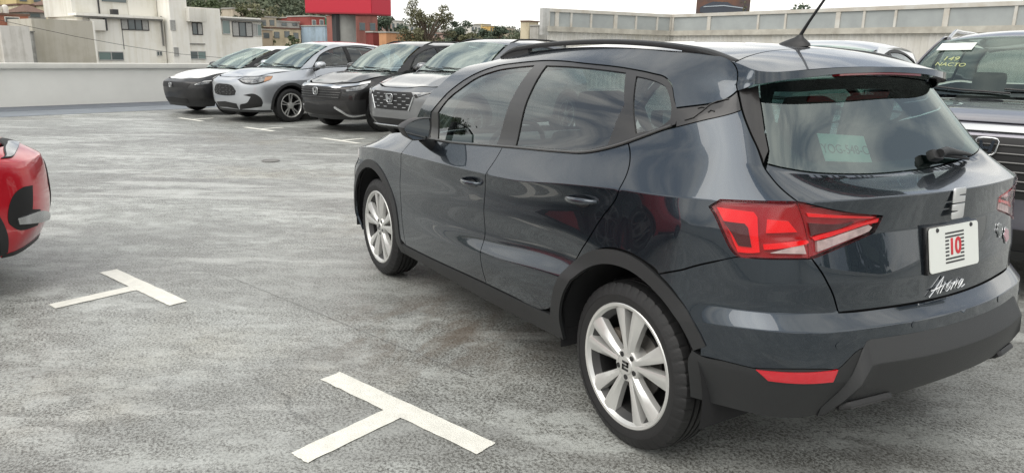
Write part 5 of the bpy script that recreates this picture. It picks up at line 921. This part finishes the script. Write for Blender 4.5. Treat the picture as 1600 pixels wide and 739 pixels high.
# ================================================================ beyond the deck
def stained(name, col, streak=.8, amt=.30, blotch=.5):
    """render with rain streaks running down and soft blotches"""
    m = mat(name, col, .88); t = m.node_tree; p = t.nodes['Principled BSDF']; L = t.links.new; tc_ = t.nodes.new('ShaderNodeTexCoord'); mp_ = t.nodes.new('ShaderNodeMapping'); mp_.inputs['Scale'].default_value = (streak*3, streak*3, streak*.16)
    a = t.nodes.new('ShaderNodeTexNoise'); a.inputs['Scale'].default_value = 1.; a.inputs['Detail'].default_value = 7; a.inputs['Roughness'].default_value = .7; b = t.nodes.new('ShaderNodeTexNoise'); b.inputs['Scale'].default_value = blotch; b.inputs['Detail'].default_value = 8; b.inputs['Roughness'].default_value = .65
    L(tc_.outputs['Object'], mp_.inputs['Vector']); L(mp_.outputs[0], a.inputs['Vector']); L(tc_.outputs['Object'], b.inputs['Vector']); mu = t.nodes.new('ShaderNodeMath'); mu.operation = 'MULTIPLY'; L(a.outputs['Fac'], mu.inputs[0]); L(b.outputs['Fac'], mu.inputs[1])
    r = t.nodes.new('ShaderNodeValToRGB'); r.color_ramp.elements[0].position = .13; r.color_ramp.elements[1].position = .27; r.color_ramp.elements[0].color = (*[c*(1-amt)*k for c, k in zip(col, (1, .98, .92))], 1); r.color_ramp.elements[1].color = (*col, 1); L(mu.outputs[0], r.inputs['Fac']); L(r.outputs[0], p.inputs['Base Color']); return m
WHT = stained('render_white', (.85, .835, .78), .8, .13); WHT2 = stained('render_offwhite', (.72, .705, .65), .8, .16)
GREYR = stained('render_grey', (.47, .47, .455), .6, .45, 1.1); BEIG = stained('render_beige', (.50, .475, .41), .6, .18)
DARKF = mat('dark_frame', (.03, .03, .032), .5); PANE = mat('window_pane', (.10, .125, .13), .08, spec=.8); PANEG = mat('window_pane_green', (.17, .24, .23), .1, spec=.8); CURT = mat('curtained_pane', (.42, .42, .40), .2, var=.25, vscale=8, spec=.7)
ALU = mat('aluminium_frame', (.45, .45, .44), .4, metal=.4); STAIN = mat('grey_trim', (.20, .20, .19), .9)
def window(parent, r, B, frame, panes, m, inset=.10, bars=1):
    """r = n0,n1,z0,z1 in bay axes on the facade plane b=B: frame ring, sill and separate panes"""
    n0, n1, z0, z1 = r; f = .07; w = empty('window', (0, 0, 0), 0, parent)
    for a in ((n0, n1, z1-f, z1), (n0, n1, z0, z0+f)): bbox('frame', B-.06, B+.05, *a, frame, w)
    k = len(panes); wd = (n1-n0)/k
    for i in range(k+1): c = n0+wd*i; bbox('frame', B-.055, B+.045, max(n0, c-f/2), min(n1, c+f/2), z0+f, z1-f, frame, w)
    for i, pm in enumerate(panes): bbox('pane', B-.02, B+.02, n0+wd*i+f/2, n0+wd*(i+1)-f/2, z0+f, z1-f, pm, w)
    return w
F = FAC
def rr(k): return F[k][1:]
ap = empty('apartment_building', (0, 0, 0), BA); tag(ap, 'white stepped apartment block beyond the parapet wall at left', 'building')
bbox('wall', 62, 69, F['C'][1], F['C'][2], -6, F['C'][4], WHT, ap); bbox('upper_wall', 63.2, 69, F['Cup'][1], F['Cup'][2], F['C'][4], F['Cup'][4], WHT2, ap)
bbox('roof_slab', 61.5, 63.1, F['slab'][1]+.2, F['slab'][2], F['slab'][3]+.1, F['slab'][4], WHT, ap); bbox('slab_edge', 61.56, 61.98, F['slab'][1]+.3, F['slab'][2]-.05, F['slab'][3]-.02, F['slab'][3]+.095, STAIN, ap)
bbox('stair_tower', 60.9, 69, F['D'][1], F['D'][2]-1.55, -6, F['D'][4], WHT, ap); bbox('upper_block', 63.0, 69, F['D'][2]-1.5, F['D'][2]+.8, F['slab'][4]+.02, 7.2, WHT2, ap)
bbox('wall', 61.1, 69, F['E'][1], F['E'][2]-.05, -6, F['E'][4], WHT, ap); bbox('bay_box', 60.3, 61.08, F['Ebay'][1], F['Ebay'][2], F['Ebay'][3], F['Ebay'][4], WHT2, ap, bev=.02)
bbox('wall', 61.9, 69, F['F'][1], F['F'][2]-.04, -6, F['F'][4]-.35, WHT, ap); bbox('roof_slab', 61.5, 62.8, F['Froof'][1], F['Froof'][2], F['Froof'][3], F['Froof'][4], STAIN, ap)
bbox('bay_box', 61.55, 61.98, F['bay'][1], F['bay'][2], F['bay'][3], F['bay'][4], WHT2, ap); bbox('bay_edge', 61.5, 61.97, F['bay'][1]-.12, F['bay'][1]-.01, F['bay'][3], F['bay'][4]+.1, DARKF, ap)
bbox('drain_pipe', 61.85, 61.97, F['pipe'][1], F['pipe'][2], F['pipe'][3], F['pipe'][4], STAIN, ap); bbox('facade_groove', 61.98, 62.02, -23.92, -23.86, 1.2, 3.6, STAIN, ap); bbox('parapet_pipe', 63.05, 63.18, -22.8, -22.72, 3.9, 5.7, DARKF, ap)
bbox('ledge', 60.98, 61.08, F['elw'][1], F['elw'][2], F['elw'][4]+.55, F['elw'][4]+.63, STAIN, ap)
for k_, fr, ps, B_ in (('win4', DARKF, (CURT, PANE, PANE, CURT), 62), ('lwin', ALU, (PANE, PANEG), 62), ('swin', ALU, (PANE, PANE), 62), ('dw1', ALU, (CURT,), 60.9), ('dw2', ALU, (CURT,), 60.9), ('ewin', DARKF, (CURT, PANE), 61.1), ('elw', ALU, (PANEG, PANE), 61.1), ('fw1', ALU, (PANEG,), 61.9), ('fw2', DARKF, (CURT, PANE, CURT), 61.9), ('fw3', ALU, (PANEG, CURT), 61.9)): window(ap, rr(k_), B_-.01, fr, ps, None)
bbox('roof_window', 63.1, 63.18, F['Croof'][1], F['Croof'][2], F['Croof'][3], F['Croof'][4], PANE, ap)
acu = bbox('air_conditioner', 62.2, 62.8, F['ac'][1], F['ac'][2], F['slab'][4]+.005, F['ac'][4], DARKF, ap, bev=.03)
ga = empty('rendered_building', (0, 0, 0), BA); tag(ga, 'mottled grey cement-rendered building at the left picture edge', 'building'); bbox('wall', 60.4, 66, F['A'][1]+.9, F['A'][2]+6, -6, F['A'][4], GREYR, ga); bbox('coping', 60.3, 66, F['A'][1]+.85, F['A'][2]+6, F['A'][4]+.005, F['A'][4]+.09, STAIN, ga)
gb_ = empty('rendered_building', (0, 0, 0), BA); tag(gb_, 'blank beige-rendered building between the grey and the white one', 'building'); bbox('wall', 60.9, 67, F['Bw'][1], F['Bw'][2]+.05, -6, F['Bw'][4], BEIG, gb_); bbox('corner_strip', 60.85, 61.4, F['Bw'][1]-.14, F['Bw'][1]-.005, -6, F['Bw'][4]+.01, WHT, gb_)
# terrain -----------------------------------------------------------
RN, RZ = [a for a, b in RID], [b for a, b in RID]
def terr(b, n):
    t = np.clip((b-66)/165., 0, 1); t = t*t*(3-2*t)*.55+.45*t; s = (b+40)/(270.)     # ridge profile scales with distance from the camera
    nn = np.where(b > 66, n*(231./(np.maximum(b, 66)+1.)), n); H = np.interp(nn, RN, RZ)
    return -6+(H+4.5)*t*np.where(b > 230, 1., 1.)+.5*np.sin(b*.07+n*.05)
gb, gn = np.meshgrid(np.linspace(60, 420, 46), np.linspace(-560, 260, 90)); gz = terr(gb, gn)-np.clip((gb-240)/180, 0, 1)*12
vs = [bay(a, b, c) for a, b, c in zip(gb.ravel(), gn.ravel(), gz.ravel())]; nc = 46; fs = [(i*nc+j, i*nc+j+1, (i+1)*nc+j+1, (i+1)*nc+j) for i in range(89) for j in range(nc-1)]
hl_ = link('hillside', mesh('hillside', vs, fs, R(60)), mat('hill_soil', (.09, .10, .055), .95, col2=(.15, .13, .09), vscale=.08)); tag(hl_, kind='structure')
gd = link('ground', mesh('ground', [(-1500, -1500, -6.5), (1500, -1500, -6.5), (1500, 1500, -6.5), (-1500, 1500, -6.5)], [(0, 1, 2, 3)]), mat('town_ground', (.14, .135, .12), .95, var=.4, vscale=.03)); tag(gd, kind='structure')
# houses ------------------------------------------------------------
HC = {'white': (.66, .64, .60), 'terra': (.36, .15, .10), 'yellow': (.62, .50, .26), 'cream': (.62, .55, .40), 'grey': (.34, .33, .31), 'pink': (.52, .36, .31), 'beige': (.50, .44, .35), 'stone': (.42, .41, .38), 'red': (.27, .065, .055), 'green': (.06, .24, .15), 'blue': (.36, .46, .55), 'tan': (.42, .34, .25), 'darkred': (.20, .04, .035), 'orange': (.56, .29, .15), 'ochre': (.60, .40, .14), 'brick': (.30, .12, .10)}
HL = {'left_lowwall': ('low white garden wall above the grey building at left edge', 'wall'), 'left_terrace': ('terrace house with terracotta parapet at the left edge', 'house'), 'yellow1': ('pale yellow house at the top left corner of the picture', 'house'), 'yellow2': ('cream house with dark windows under the pale yellow one', 'house'), 'small_roofed': ('small grey house with a low pitched roof above the beige wall', 'house'), 'cream_tower': ('cream tower house with brown hipped roof left of the apartment block', 'house'), 'pinkish': ('narrow pink house beside the pale yellow one', 'house'),
 'beige_block': ('long stained beige concrete block on the hill behind the apartment block', 'building'), 'beige_house2': ('beige flat-roofed house right of the stained beige block', 'house'), 'long_roof': ('long grey-roofed house in front of the hillside wood', 'house'), 'cream_house': ('cream house with a red-edged roof behind the silver crossover', 'house'), 'red1': ('small dark red house left of the taller red house', 'house'), 'red2': ('tall red house left of the green house', 'house'), 'green1': ('green house left of the billboard pillar', 'house'), 'blue1': ('light blue house below the green one, left of the billboard pillar', 'house'), 'beige_lo': ('tan house wall behind the sedan roof', 'house'),
 'red3': ('red-brown house just right of the billboard pillar', 'house'), 'red4': ('dark red shed between the red-brown house and the orange wall', 'shed'), 'orange1': ('long orange building wall above the black SUV roof', 'building'), 'red5': ('short red wall at the right end of the orange building', 'building'), 'white_h1': ('white house on the hill under the billboard corner', 'house'), 'pink_h': ('pale pink house on the hill right of the billboard pillar', 'house'), 'white_h2': ('white house on the hill left of the tall loose tree', 'house'),
 'far_y1': ('distant pale yellow apartment house on the skyline', 'house'), 'far_y2': ('distant ochre house right of the pale yellow one', 'house'), 'far_w1': ('distant white house left of the pale yellow one', 'house'), 'far_w2': ('distant cream house right of the ochre one', 'house'), 'far_w3': ('distant beige house at the right end of the skyline row', 'house'), 'far_r1': ('distant pink house row under the tall loose tree', 'house'), 'far_w4': ('distant white house between the two skyline trees', 'house'), 'tank_tower': ('cream water tank tower left of the concrete hut', 'tower'), 'hut': ('grey concrete rooftop hut at the fence end', 'hut')}
for i, (px_, B_, w_, h_, c_, lb) in enumerate(((-.515, 128, 4.0, 3.2, 'pink', 'small pink house among the trees above the right wing of the apartment block'), (-.565, 138, 4.5, 3.0, 'terra', 'terracotta house half hidden in the wood above the stained beige block'), (-.60, 120, 3.6, 2.6, 'white', 'small white house at the wood edge above the beige house'), (-.665, 135, 4.2, 3.0, 'cream', 'cream house in the wood just left of the billboard'), (-.63, 108, 3.4, 2.4, 'stone', 'grey cabin below the wood left of the billboard'), (-.86, 150, 5.0, 3.4, 'beige', 'distant beige house below the billboard corner'), (-.90, 165, 5.5, 3.0, 'terra', 'distant terracotta-roofed house left of the tall loose tree'), (-.305, 110, 3.6, 3.2, 'ochre', 'ochre house above the pale yellow house at top left'), (-.27, 104, 3.2, 3.0, 'white', 'white house at the very top left corner'), (-.345, 108, 3.4, 2.6, 'terra', 'terracotta house right of the cream tower at top left'))):
    n_ = px_*(B_+1.); zt = float(terr(np.array([B_+2.]), np.array([n_]))[0])+h_; HOU['slope%d' % i] = (B_, n_-w_/2, n_+w_/2, zt-h_, zt, c_); HL['slope%d' % i] = (lb, 'house')
HOU['red3'] = HOU['red3'][:5]+('brick',)
ROOFT = mat('roof_tile', (.17, .10, .075), .85, var=.3, vscale=3); 
rng = random.Random(5)
for k_, (B_, n0, n1, z0, z1, c) in HOU.items():
    m = MATS.get('house_'+c) or stained('house_'+c, HC[c], .5, .35); nm = {'wall': 'garden_wall'}.get(HL[k_][1], HL[k_][1]); h = empty(nm, (0, 0, 0), BA); tag(h, *HL[k_])
    if HL[k_][1] in ('house',): h['group'] = 'houses of the town behind the deck'
    dp = 6 if B_ < 120 else 10; zb_ = min(z0-1, float(terr(np.array([B_+3.]), np.array([(n0+n1)/2]))[0])-.5) if B_ > 66 else -6
    if k_ in ('tank_tower', 'hut', 'red4', 'red5', 'orange1'): dp = 1.2
    elif B_ > 120: dp = 4
    if k_ in ('left_lowwall', 'left_terrace'): dp = 3
    bbox('wall', B_, B_+dp, n0, n1, zb_, z1, m, h); t = .05*(B_/60)
    if k_ in ('cream_tower', 'small_roofed'):
        ov = .25; bm = bmesh.new(); a = [bm.verts.new(p_) for p_ in ((B_-ov, n0-ov, z1+.005), (B_+dp+ov, n0-ov, z1+.005), (B_+dp+ov, n1+ov, z1+.005), (B_-ov, n1+ov, z1+.005))]; tp = [bm.verts.new(p_) for p_ in ((B_+dp*.4, (n0+n1)/2-.2, z1+.75), (B_+dp*.4, (n0+n1)/2+.2, z1+.75))]
        bm.faces.new(a); bm.faces.new((a[0], a[1], tp[0])); bm.faces.new((a[1], a[2], tp[1], tp[0])); bm.faces.new((a[2], a[3], tp[1])); bm.faces.new((a[3], a[0], tp[0], tp[1])); link('roof', bm_mesh('roof', bm), ROOFT, h)
    elif k_ not in ('left_lowwall',): bbox('roof_edge', B_-.10, B_+dp, n0-.10, n1+.10, z1+.004, z1+.10+t, mat('roof_concrete', (.40, .39, .36), .9, var=.2, vscale=1) if c not in ('terra', 'cream') else ROOFT, h)
    if HL[k_][1] == 'house':
        W_, Hh = n1-n0, z1-z0; nw = max(1, min(3, int(W_/1.3)))
        for i in range(nw):
            cx_ = n0+W_*(i+.5)/nw+rng.uniform(-.1, .1); ww = min(.9, W_/nw*.45); hh = min(1.0*(B_/90.), Hh*.36); zc = z0+Hh*(.62+rng.uniform(-.05, .05)); wn_ = empty('window', (0, 0, 0), 0, h)
            bbox('frame', B_-.04, B_+.01, cx_-ww/2-.06, cx_+ww/2+.06, zc-hh/2-.06, zc+hh/2+.06, WHT2 if c in ('red', 'green', 'terra', 'blue') else STAIN, wn_); bbox('pane', B_-.06, B_-.035, cx_-ww/2, cx_+ww/2, zc-hh/2, zc+hh/2, PANE, wn_)
# two white water tanks on the terrace house
for i, (n_, ) in enumerate(((-17.05,), (-17.55,))):
    o = lathe('water_tank', [(0, .22), (.5, .23), (.62, .17), (.68, .07), (.69, .0001)], mat('tank_white', (.66, .63, .58), .6), None, 24, axis='z'); o.location = bay(67.5, n_, 3.74); tag(o, ('left' if i == 0 else 'right')+' of two pale water tanks on the terrace house roof', 'tank')
# billboard and its pillar -------------------------------------------
RED = mat('sign_red', (.55, .012, .035), .45, coat=.3); sg_ = empty('billboard', (0, 0, 0), BA); tag(sg_, 'big plain red billboard box on a thick concrete pillar', 'billboard')
bo = [(37.93, -24.45), (34.84, -26.99), (35.12, -28.82), (39.2, -28.0)]
for i, nm in ((0, 'front_panel'), (1, 'side_panel')):
    a, b = np.array(bo[i]), np.array(bo[i+1]); bm = bmesh.new(); d = b-a
    for (z0, z1) in ((3.70, 8.2),):
        e = 0 if i == 0 else .02; vsq = [bm.verts.new((*(a+d*t_), z_)) for t_, z_ in ((e, z0), (1, z0), (1, z1), (e, z1))]; bm.faces.new(vsq)
        nrm_ = np.array([d[1], -d[0]])/np.hypot(*d); ctr = np.array(bo).mean(0); nrm_ = nrm_ if ((a-ctr)@nrm_) > 0 else -nrm_
        vi = [bm.verts.new((*(a+d*t_-nrm_*.2), z_)) for t_, z_ in ((e, z0), (1, z0), (1, z1), (e, z1))]; bm.faces.new(vi[::-1])
        for j in range(4): bm.faces.new((vsq[j], vi[j], vi[(j+1) % 4], vsq[(j+1) % 4]))
    link(nm, bm_mesh(nm, bm), RED, sg_)
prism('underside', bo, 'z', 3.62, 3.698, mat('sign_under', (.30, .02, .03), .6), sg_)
pc = np.array([36.9, -26.6]); bm = bmesh.new(); add_tube(bm, [(*pc, -6.5), (*pc, 3.6)], .66, 28); link('pillar', bm_mesh('pillar', bm, R(40)), mat('pillar_concrete', (.32, .32, .30), .8, var=.2, vscale=1.5), sg_)
bbox('pillar_dark_side', pc[0]-.30, pc[0]+.1, pc[1]+.66, pc[1]+.92, -6, 3.6, mat('pillar_dark', (.05, .05, .052), .7), sg_)  # dark box added to give the pillar its darker left side
# ledge building with translucent panels at the right -----------------
fp0, fc0, fp1 = np.array((18.58, -23.07)), np.array((15.76, -29.09)), np.array((1.75, -25.6)); fp1e = fc0+(fp1-fc0)*1.75
PANL = mat('translucent_sheet', (.36, .385, .38), .4, col2=(.29, .31, .31), vscale=1.2); RUSTF = mat('pale_rusty_frame', (.56, .555, .52), .7, col2=(.44, .40, .34), vscale=2.2); LEDGE = mat('ledge_concrete', (.50, .48, .42), .85, col2=(.30, .28, .24), vscale=1.6); CORR = mat('white_corrugated', (.62, .61, .58), .55, col2=(.50, .48, .43), vscale=.9)
fb = empty('fence_building', (0, 0, 0), BA); tag(fb, 'long low building with pale translucent panel band above white corrugated sheet', 'building')
def wallseg(A_, B_, t0, t1, z0, z1, off, th, m, nm):
    d = B_-A_; Lh = np.hypot(*d); d = d/Lh; nr = np.array([-d[1], d[0]]); 
    if (np.array([-1., 3.])-A_)@nr < 0: nr = -nr
    a, b = A_+d*Lh*t0, A_+d*Lh*t1; pts = [a+nr*off, b+nr*off, b+nr*(off-th), a+nr*(off-th)]
    return prism(nm, [tuple(p_) for p_ in pts], 'z', z0, z1, m, fb)
for A_, B_, ts in ((fp0, fc0, [0.0127, 0.0726, 0.1807, 0.3337, 0.5269, 0.6945, 0.8724, .995]), (fc0, fp1e, [x/1.75 for x in [0.0079, 0.1525, 0.3295, 0.4185, 0.5745, 0.645, 0.7255, 0.8438, 0.9874, 1.16, 1.34, 1.52, 1.74]])):
    Lh = np.hypot(*(B_-A_))
    for i in range(len(ts)-1):
        wallseg(A_, B_, ts[i]+.04/Lh, ts[i+1]-.04/Lh, 2.66, 3.26, .0, .03, PANL, 'translucent_panel')
    for i, t_ in enumerate(ts): wd = (.045, .09, .045)[i % 3]; wallseg(A_, B_, t_-wd/Lh, t_+wd/Lh, 2.66, 3.28, .05, .09, RUSTF, 'post')
    wallseg(A_, B_, 0, 1, 3.262, 3.40, .07, .14, RUSTF, 'top_rail'); wallseg(A_, B_, 0, 1, 2.44, 2.655, .22, .5, LEDGE, 'concrete_ledge')
    n_ = int(Lh/.04); d = (B_-A_)/Lh; nr = np.array([-d[1], d[0]]); nr = nr if (np.array([-1., 3.])-A_)@nr > 0 else -nr; bm = bmesh.new(); cols = []
    for i in range(n_+1):
        ph = (i*.04 % .24)/.24; o_ = .028*(1 if ph < .3 else 0 if .42 < ph < .88 else .5); p_ = A_+d*(i*.04)+nr*(.05+o_); cols.append([bm.verts.new((*p_, -1.5)), bm.verts.new((*p_, 2.438))])
    for i in range(n_): bm.faces.new((cols[i][0], cols[i+1][0], cols[i+1][1], cols[i][1]))
    link('corrugated_sheet', bm_mesh('corrugated_sheet', bm), CORR, fb)
wallseg(fp0, fc0, -.035, .012, 2.3, 3.40, .08, .3, GREYR, 'end_block')
# advertising board showing a car, beyond that building
ad = empty('advertising_board', (0, 0, 0), BA); tag(ad, 'dark advertising board with a silver car picture above the panel band', 'billboard'); a, b = np.array((31.78, -64.6)), np.array((27.81, -67.94)); d = (b-a); Lh = np.hypot(*d); d = d/Lh; nr = np.array([-d[1], d[0]]); nr = nr if nr@np.array([0, 1.]) > 0 else -nr
def adp(nm, pts, off, m):
    bm = bmesh.new(); v0 = [bm.verts.new((*(a+d*x_*Lh+nr*off), 5.45+z_)) for x_, z_ in pts]; v1 = [bm.verts.new((*(a+d*x_*Lh+nr*(off-.04)), 5.45+z_)) for x_, z_ in pts]; bm.faces.new(v0); bm.faces.new(v1[::-1])
    for i in range(len(pts)): bm.faces.new((v0[i], v1[i], v1[(i+1) % len(pts)], v0[(i+1) % len(pts)]))
    return link(nm, bm_mesh(nm, bm), m, ad)
adp('board', [(0, 0), (1, 0), (1, 2.4), (0, 2.4)], 0, mat('ad_dark', (.035, .045, .06), .4, col2=(.20, .09, .05), vscale=.45)); adp('printed_car', [(.07, .25), (.2, .12), (.8, .12), (.93, .3), (.93, .62), (.8, .8), (.66, .95), (.58, 1.22), (.3, 1.25), (.16, .95), (.07, .7)], .05, mat('ad_car', (.05, .06, .08), .3)); adp('printed_highlight', [(.12, .72), (.5, .86), (.9, .66), (.9, .74), (.5, .95), (.14, .8)], .09, mat('ad_light', (.42, .47, .52), .4))
for t_ in (.2, .8): bbox('leg', a[0]+d[0]*Lh*t_-.15, a[0]+d[0]*Lh*t_+.15, a[1]+d[1]*Lh*t_-.5, a[1]+d[1]*Lh*t_-.2, -6.5, 5.5, STAIN, ad)
# cable across the view at left
tube('overhead_cable', [bay(45, n_, z_) for n_, z_ in ((-6, 3.6), (-11.5, 2.45), (-14, 1.95), (-17, 1.45), (-20, 1.05), (-26, .6))], .012, DARKF); tag(bpy.data.objects['overhead_cable'], 'thin dark cable sagging across the beige and white facades', 'cable')
# trees -----------------------------------------------------------------
def leaf_cloud(rng, clumps, n, size):
    """quads spread through the clumps: returns verts, faces"""
    c = np.array([k[:3] for k in clumps]); r = np.array([k[3:6] for k in clumps]); wgt = r.prod(1)**(2/3); i = rng.choice(len(c), n, p=wgt/wgt.sum())
    d = rng.normal(size=(n, 3)); d /= np.linalg.norm(d, axis=1, keepdims=True); p = c[i]+d*r[i]*rng.uniform(.45, 1.05, (n, 1))
    a = rng.normal(size=(n, 3)); a /= np.linalg.norm(a, axis=1, keepdims=True); b = np.cross(a, rng.normal(size=(n, 3))); b /= np.linalg.norm(b, axis=1, keepdims=True); s = size*rng.uniform(.6, 1.4, (n, 1)); a *= s; b *= s*.7
    v = np.stack([p-a-b*.3, p-b, p+a+b*.2, p+b], 1).reshape(-1, 3); f = np.arange(4*n).reshape(-1, 4); return v, f
LEAF = [mat('foliage_%d' % i, c, .75, col2=c2, vscale=s_) for i, (c, c2, s_) in enumerate((((.105, .13, .060), (.055, .08, .035), .35), ((.17, .165, .09), (.10, .105, .055), .5), ((.085, .115, .075), (.048, .07, .046), .3), ((.14, .15, .07), (.075, .085, .045), .4)))]
BARK = mat('bark', (.13, .10, .075), .9, var=.3, vscale=4)
def fastmesh(name, v, f): me = bpy.data.meshes.new(name); n = len(f); me.vertices.add(len(v)); me.vertices.foreach_set('co', v.astype(np.float32).ravel()); me.loops.add(n*4); me.loops.foreach_set('vertex_index', f.astype(np.int32).ravel()); me.polygons.add(n); me.polygons.foreach_set('loop_start', np.arange(0, 4*n, 4, dtype=np.int32)); me.update(); return me
def tree(label, b, n, z0, h, w, li, seed, leaves=2600, size=.14, airy=0., name='tree', group='trees of the town behind the deck', ncl=16):
    rng = np.random.default_rng(seed); t = empty(name, bay(b, n, z0)); tag(t, label, 'tree', group); cl = []
    bm = bmesh.new(); add_tube(bm, [(0, 0, -1), (.02*h, .01*h, h*.35), (.0, .03*h, h*.8)], [.035*h, .026*h, .008*h], 7)
    for k in range(ncl):
        a = rng.uniform(0, 2*math.pi); hh = rng.uniform(.38, .98); rad = w*.5*(1-((hh-.58)/.5)**2*.7)*math.sqrt(rng.uniform(.05, 1)); s_ = w*rng.uniform(.11, .22)*(1-.35*airy); c = (rad*math.cos(a), rad*math.sin(a), hh*h-.06*h); cl.append((*c, s_, s_, s_*rng.uniform(.6, .95)))
        add_tube(bm, [(0, .01*h, h*(.25+.3*hh)), (c[0]*.5, c[1]*.5, h*(.3+.45*hh)), (c[0], c[1], c[2])], [.012*h, .008*h, .003*h], 5)
    link('trunk', bm_mesh('trunk', bm, R(60)), BARK, t); v, f = leaf_cloud(rng, cl, leaves, size); link('crown', fastmesh('crown', v, f), LEAF[li], t); return t
tree('tall loose olive-green tree standing right of the billboard', 51.7, -48.1, -2.5, 9.3, 5.4, 1, 11, 9500, .085, .8, ncl=44)
tree('dark round-topped tree right of the tall loose tree', 56.1, -57.0, -2.5, 7.9, 3.1, 2, 12, 4200, .10, ncl=24); tree('brownish thin tree beside the dark round-topped one', 53.5, -56.2, -2.5, 7.0, 2.8, 1, 13, 3000, .09, .6, ncl=22)
tree('small dark tree in front of the distant pale yellow house', 120, -133, 0., 7.6, 5.0, 2, 14, 1200, .26); tree('small dark tree right of the distant ochre house', 130, -151, 0, 8.8, 5.5, 2, 15, 1200, .3)
tree('dense dark tree on the hill between billboard and tall loose tree', 120, -103, 0., 9.6, 7, 2, 16, 1800, .3); tree('bush in front of the red houses, left of the billboard pillar', 76, -49.8, -1.5, 4.6, 3.4, 0, 17, 1600, .14); tree('small palm-green bush below the light blue house', 70, -51.6, -1.5, 4.2, 1.5, 3, 18, 700, .12)
tree('broad grey-green tree on the hillside left of the billboard', 112, -67.5, 2.0, 7.0, 7.5, 1, 19, 3000, .2, ncl=26); tree('dark green tree above the right-hand panel band', 24, -44, -6, 11.6, 4.6, 0, 20, 2600, .13); tree('second dark green tree at the top right corner', 16, -43.5, -6, 11.4, 5.2, 2, 21, 2600, .13)
tree('wispy shrub on top of the panel band behind the antenna', 12.2, -28.8, 3.2, .75, .5, 1, 22, 160, .022, 1., ncl=9); tree('dark tree behind the cream tower house at left', 80, -29.6, -1, 8.2, 3.2, 0, 23, 2200, .16)
tree('green tree between the apartment block and the hillside', 84, -43.5, -1.0, 8.6, 4.5, 0, 24, 2400, .18); tree('yellow-green tree above the right wing of the apartment block', 82, -47.6, -1.0, 7.6, 4.5, 3, 25, 2200, .18)
# hillside wood, one mass
rng = np.random.default_rng(3); cl = []
for _ in range(2600):
    b_ = rng.uniform(100, 232); px_ = rng.uniform(-1.30, .15); n_ = px_*(b_+1.); z_ = float(terr(np.array([b_]), np.array([n_]))[0]); s_ = rng.uniform(1.2, 3.0)
    if px_ < -.80 and rng.uniform() < .72: continue
    cl.append((b_, n_, z_+s_*.6, s_, s_, s_*rng.uniform(.7, 1.1)))
v, f = leaf_cloud(rng, cl, 90000, .42); v = np.stack([v[:, 0]*CB-v[:, 1]*SB, v[:, 0]*SB+v[:, 1]*CB, v[:, 2]], 1)
hw_ = link('hillside_wood', fastmesh('hillside_wood', v, f), mat('wood_foliage', (.115, .135, .08), .8, col2=(.05, .066, .042), vscale=.16)); tag(hw_, 'mixed green wood covering the hillside behind the houses', 'wood', kind='stuff')
# trees and a building behind the viewpoint, mirrored in the paintwork
for i, (b_, n_, h_, w_) in enumerate(((-24, 14, 11.5, 6), (-27, 2.5, 10.5, 5), (-25, -6, 12, 6.5), (-26, -22, 11, 7))): tree('leafy tree beyond the deck behind the viewpoint, seen only as a reflection', b_, n_, -6.4, h_, w_, i % 3, 40+i, 2200, .30, group='trees behind the viewpoint', ncl=22)
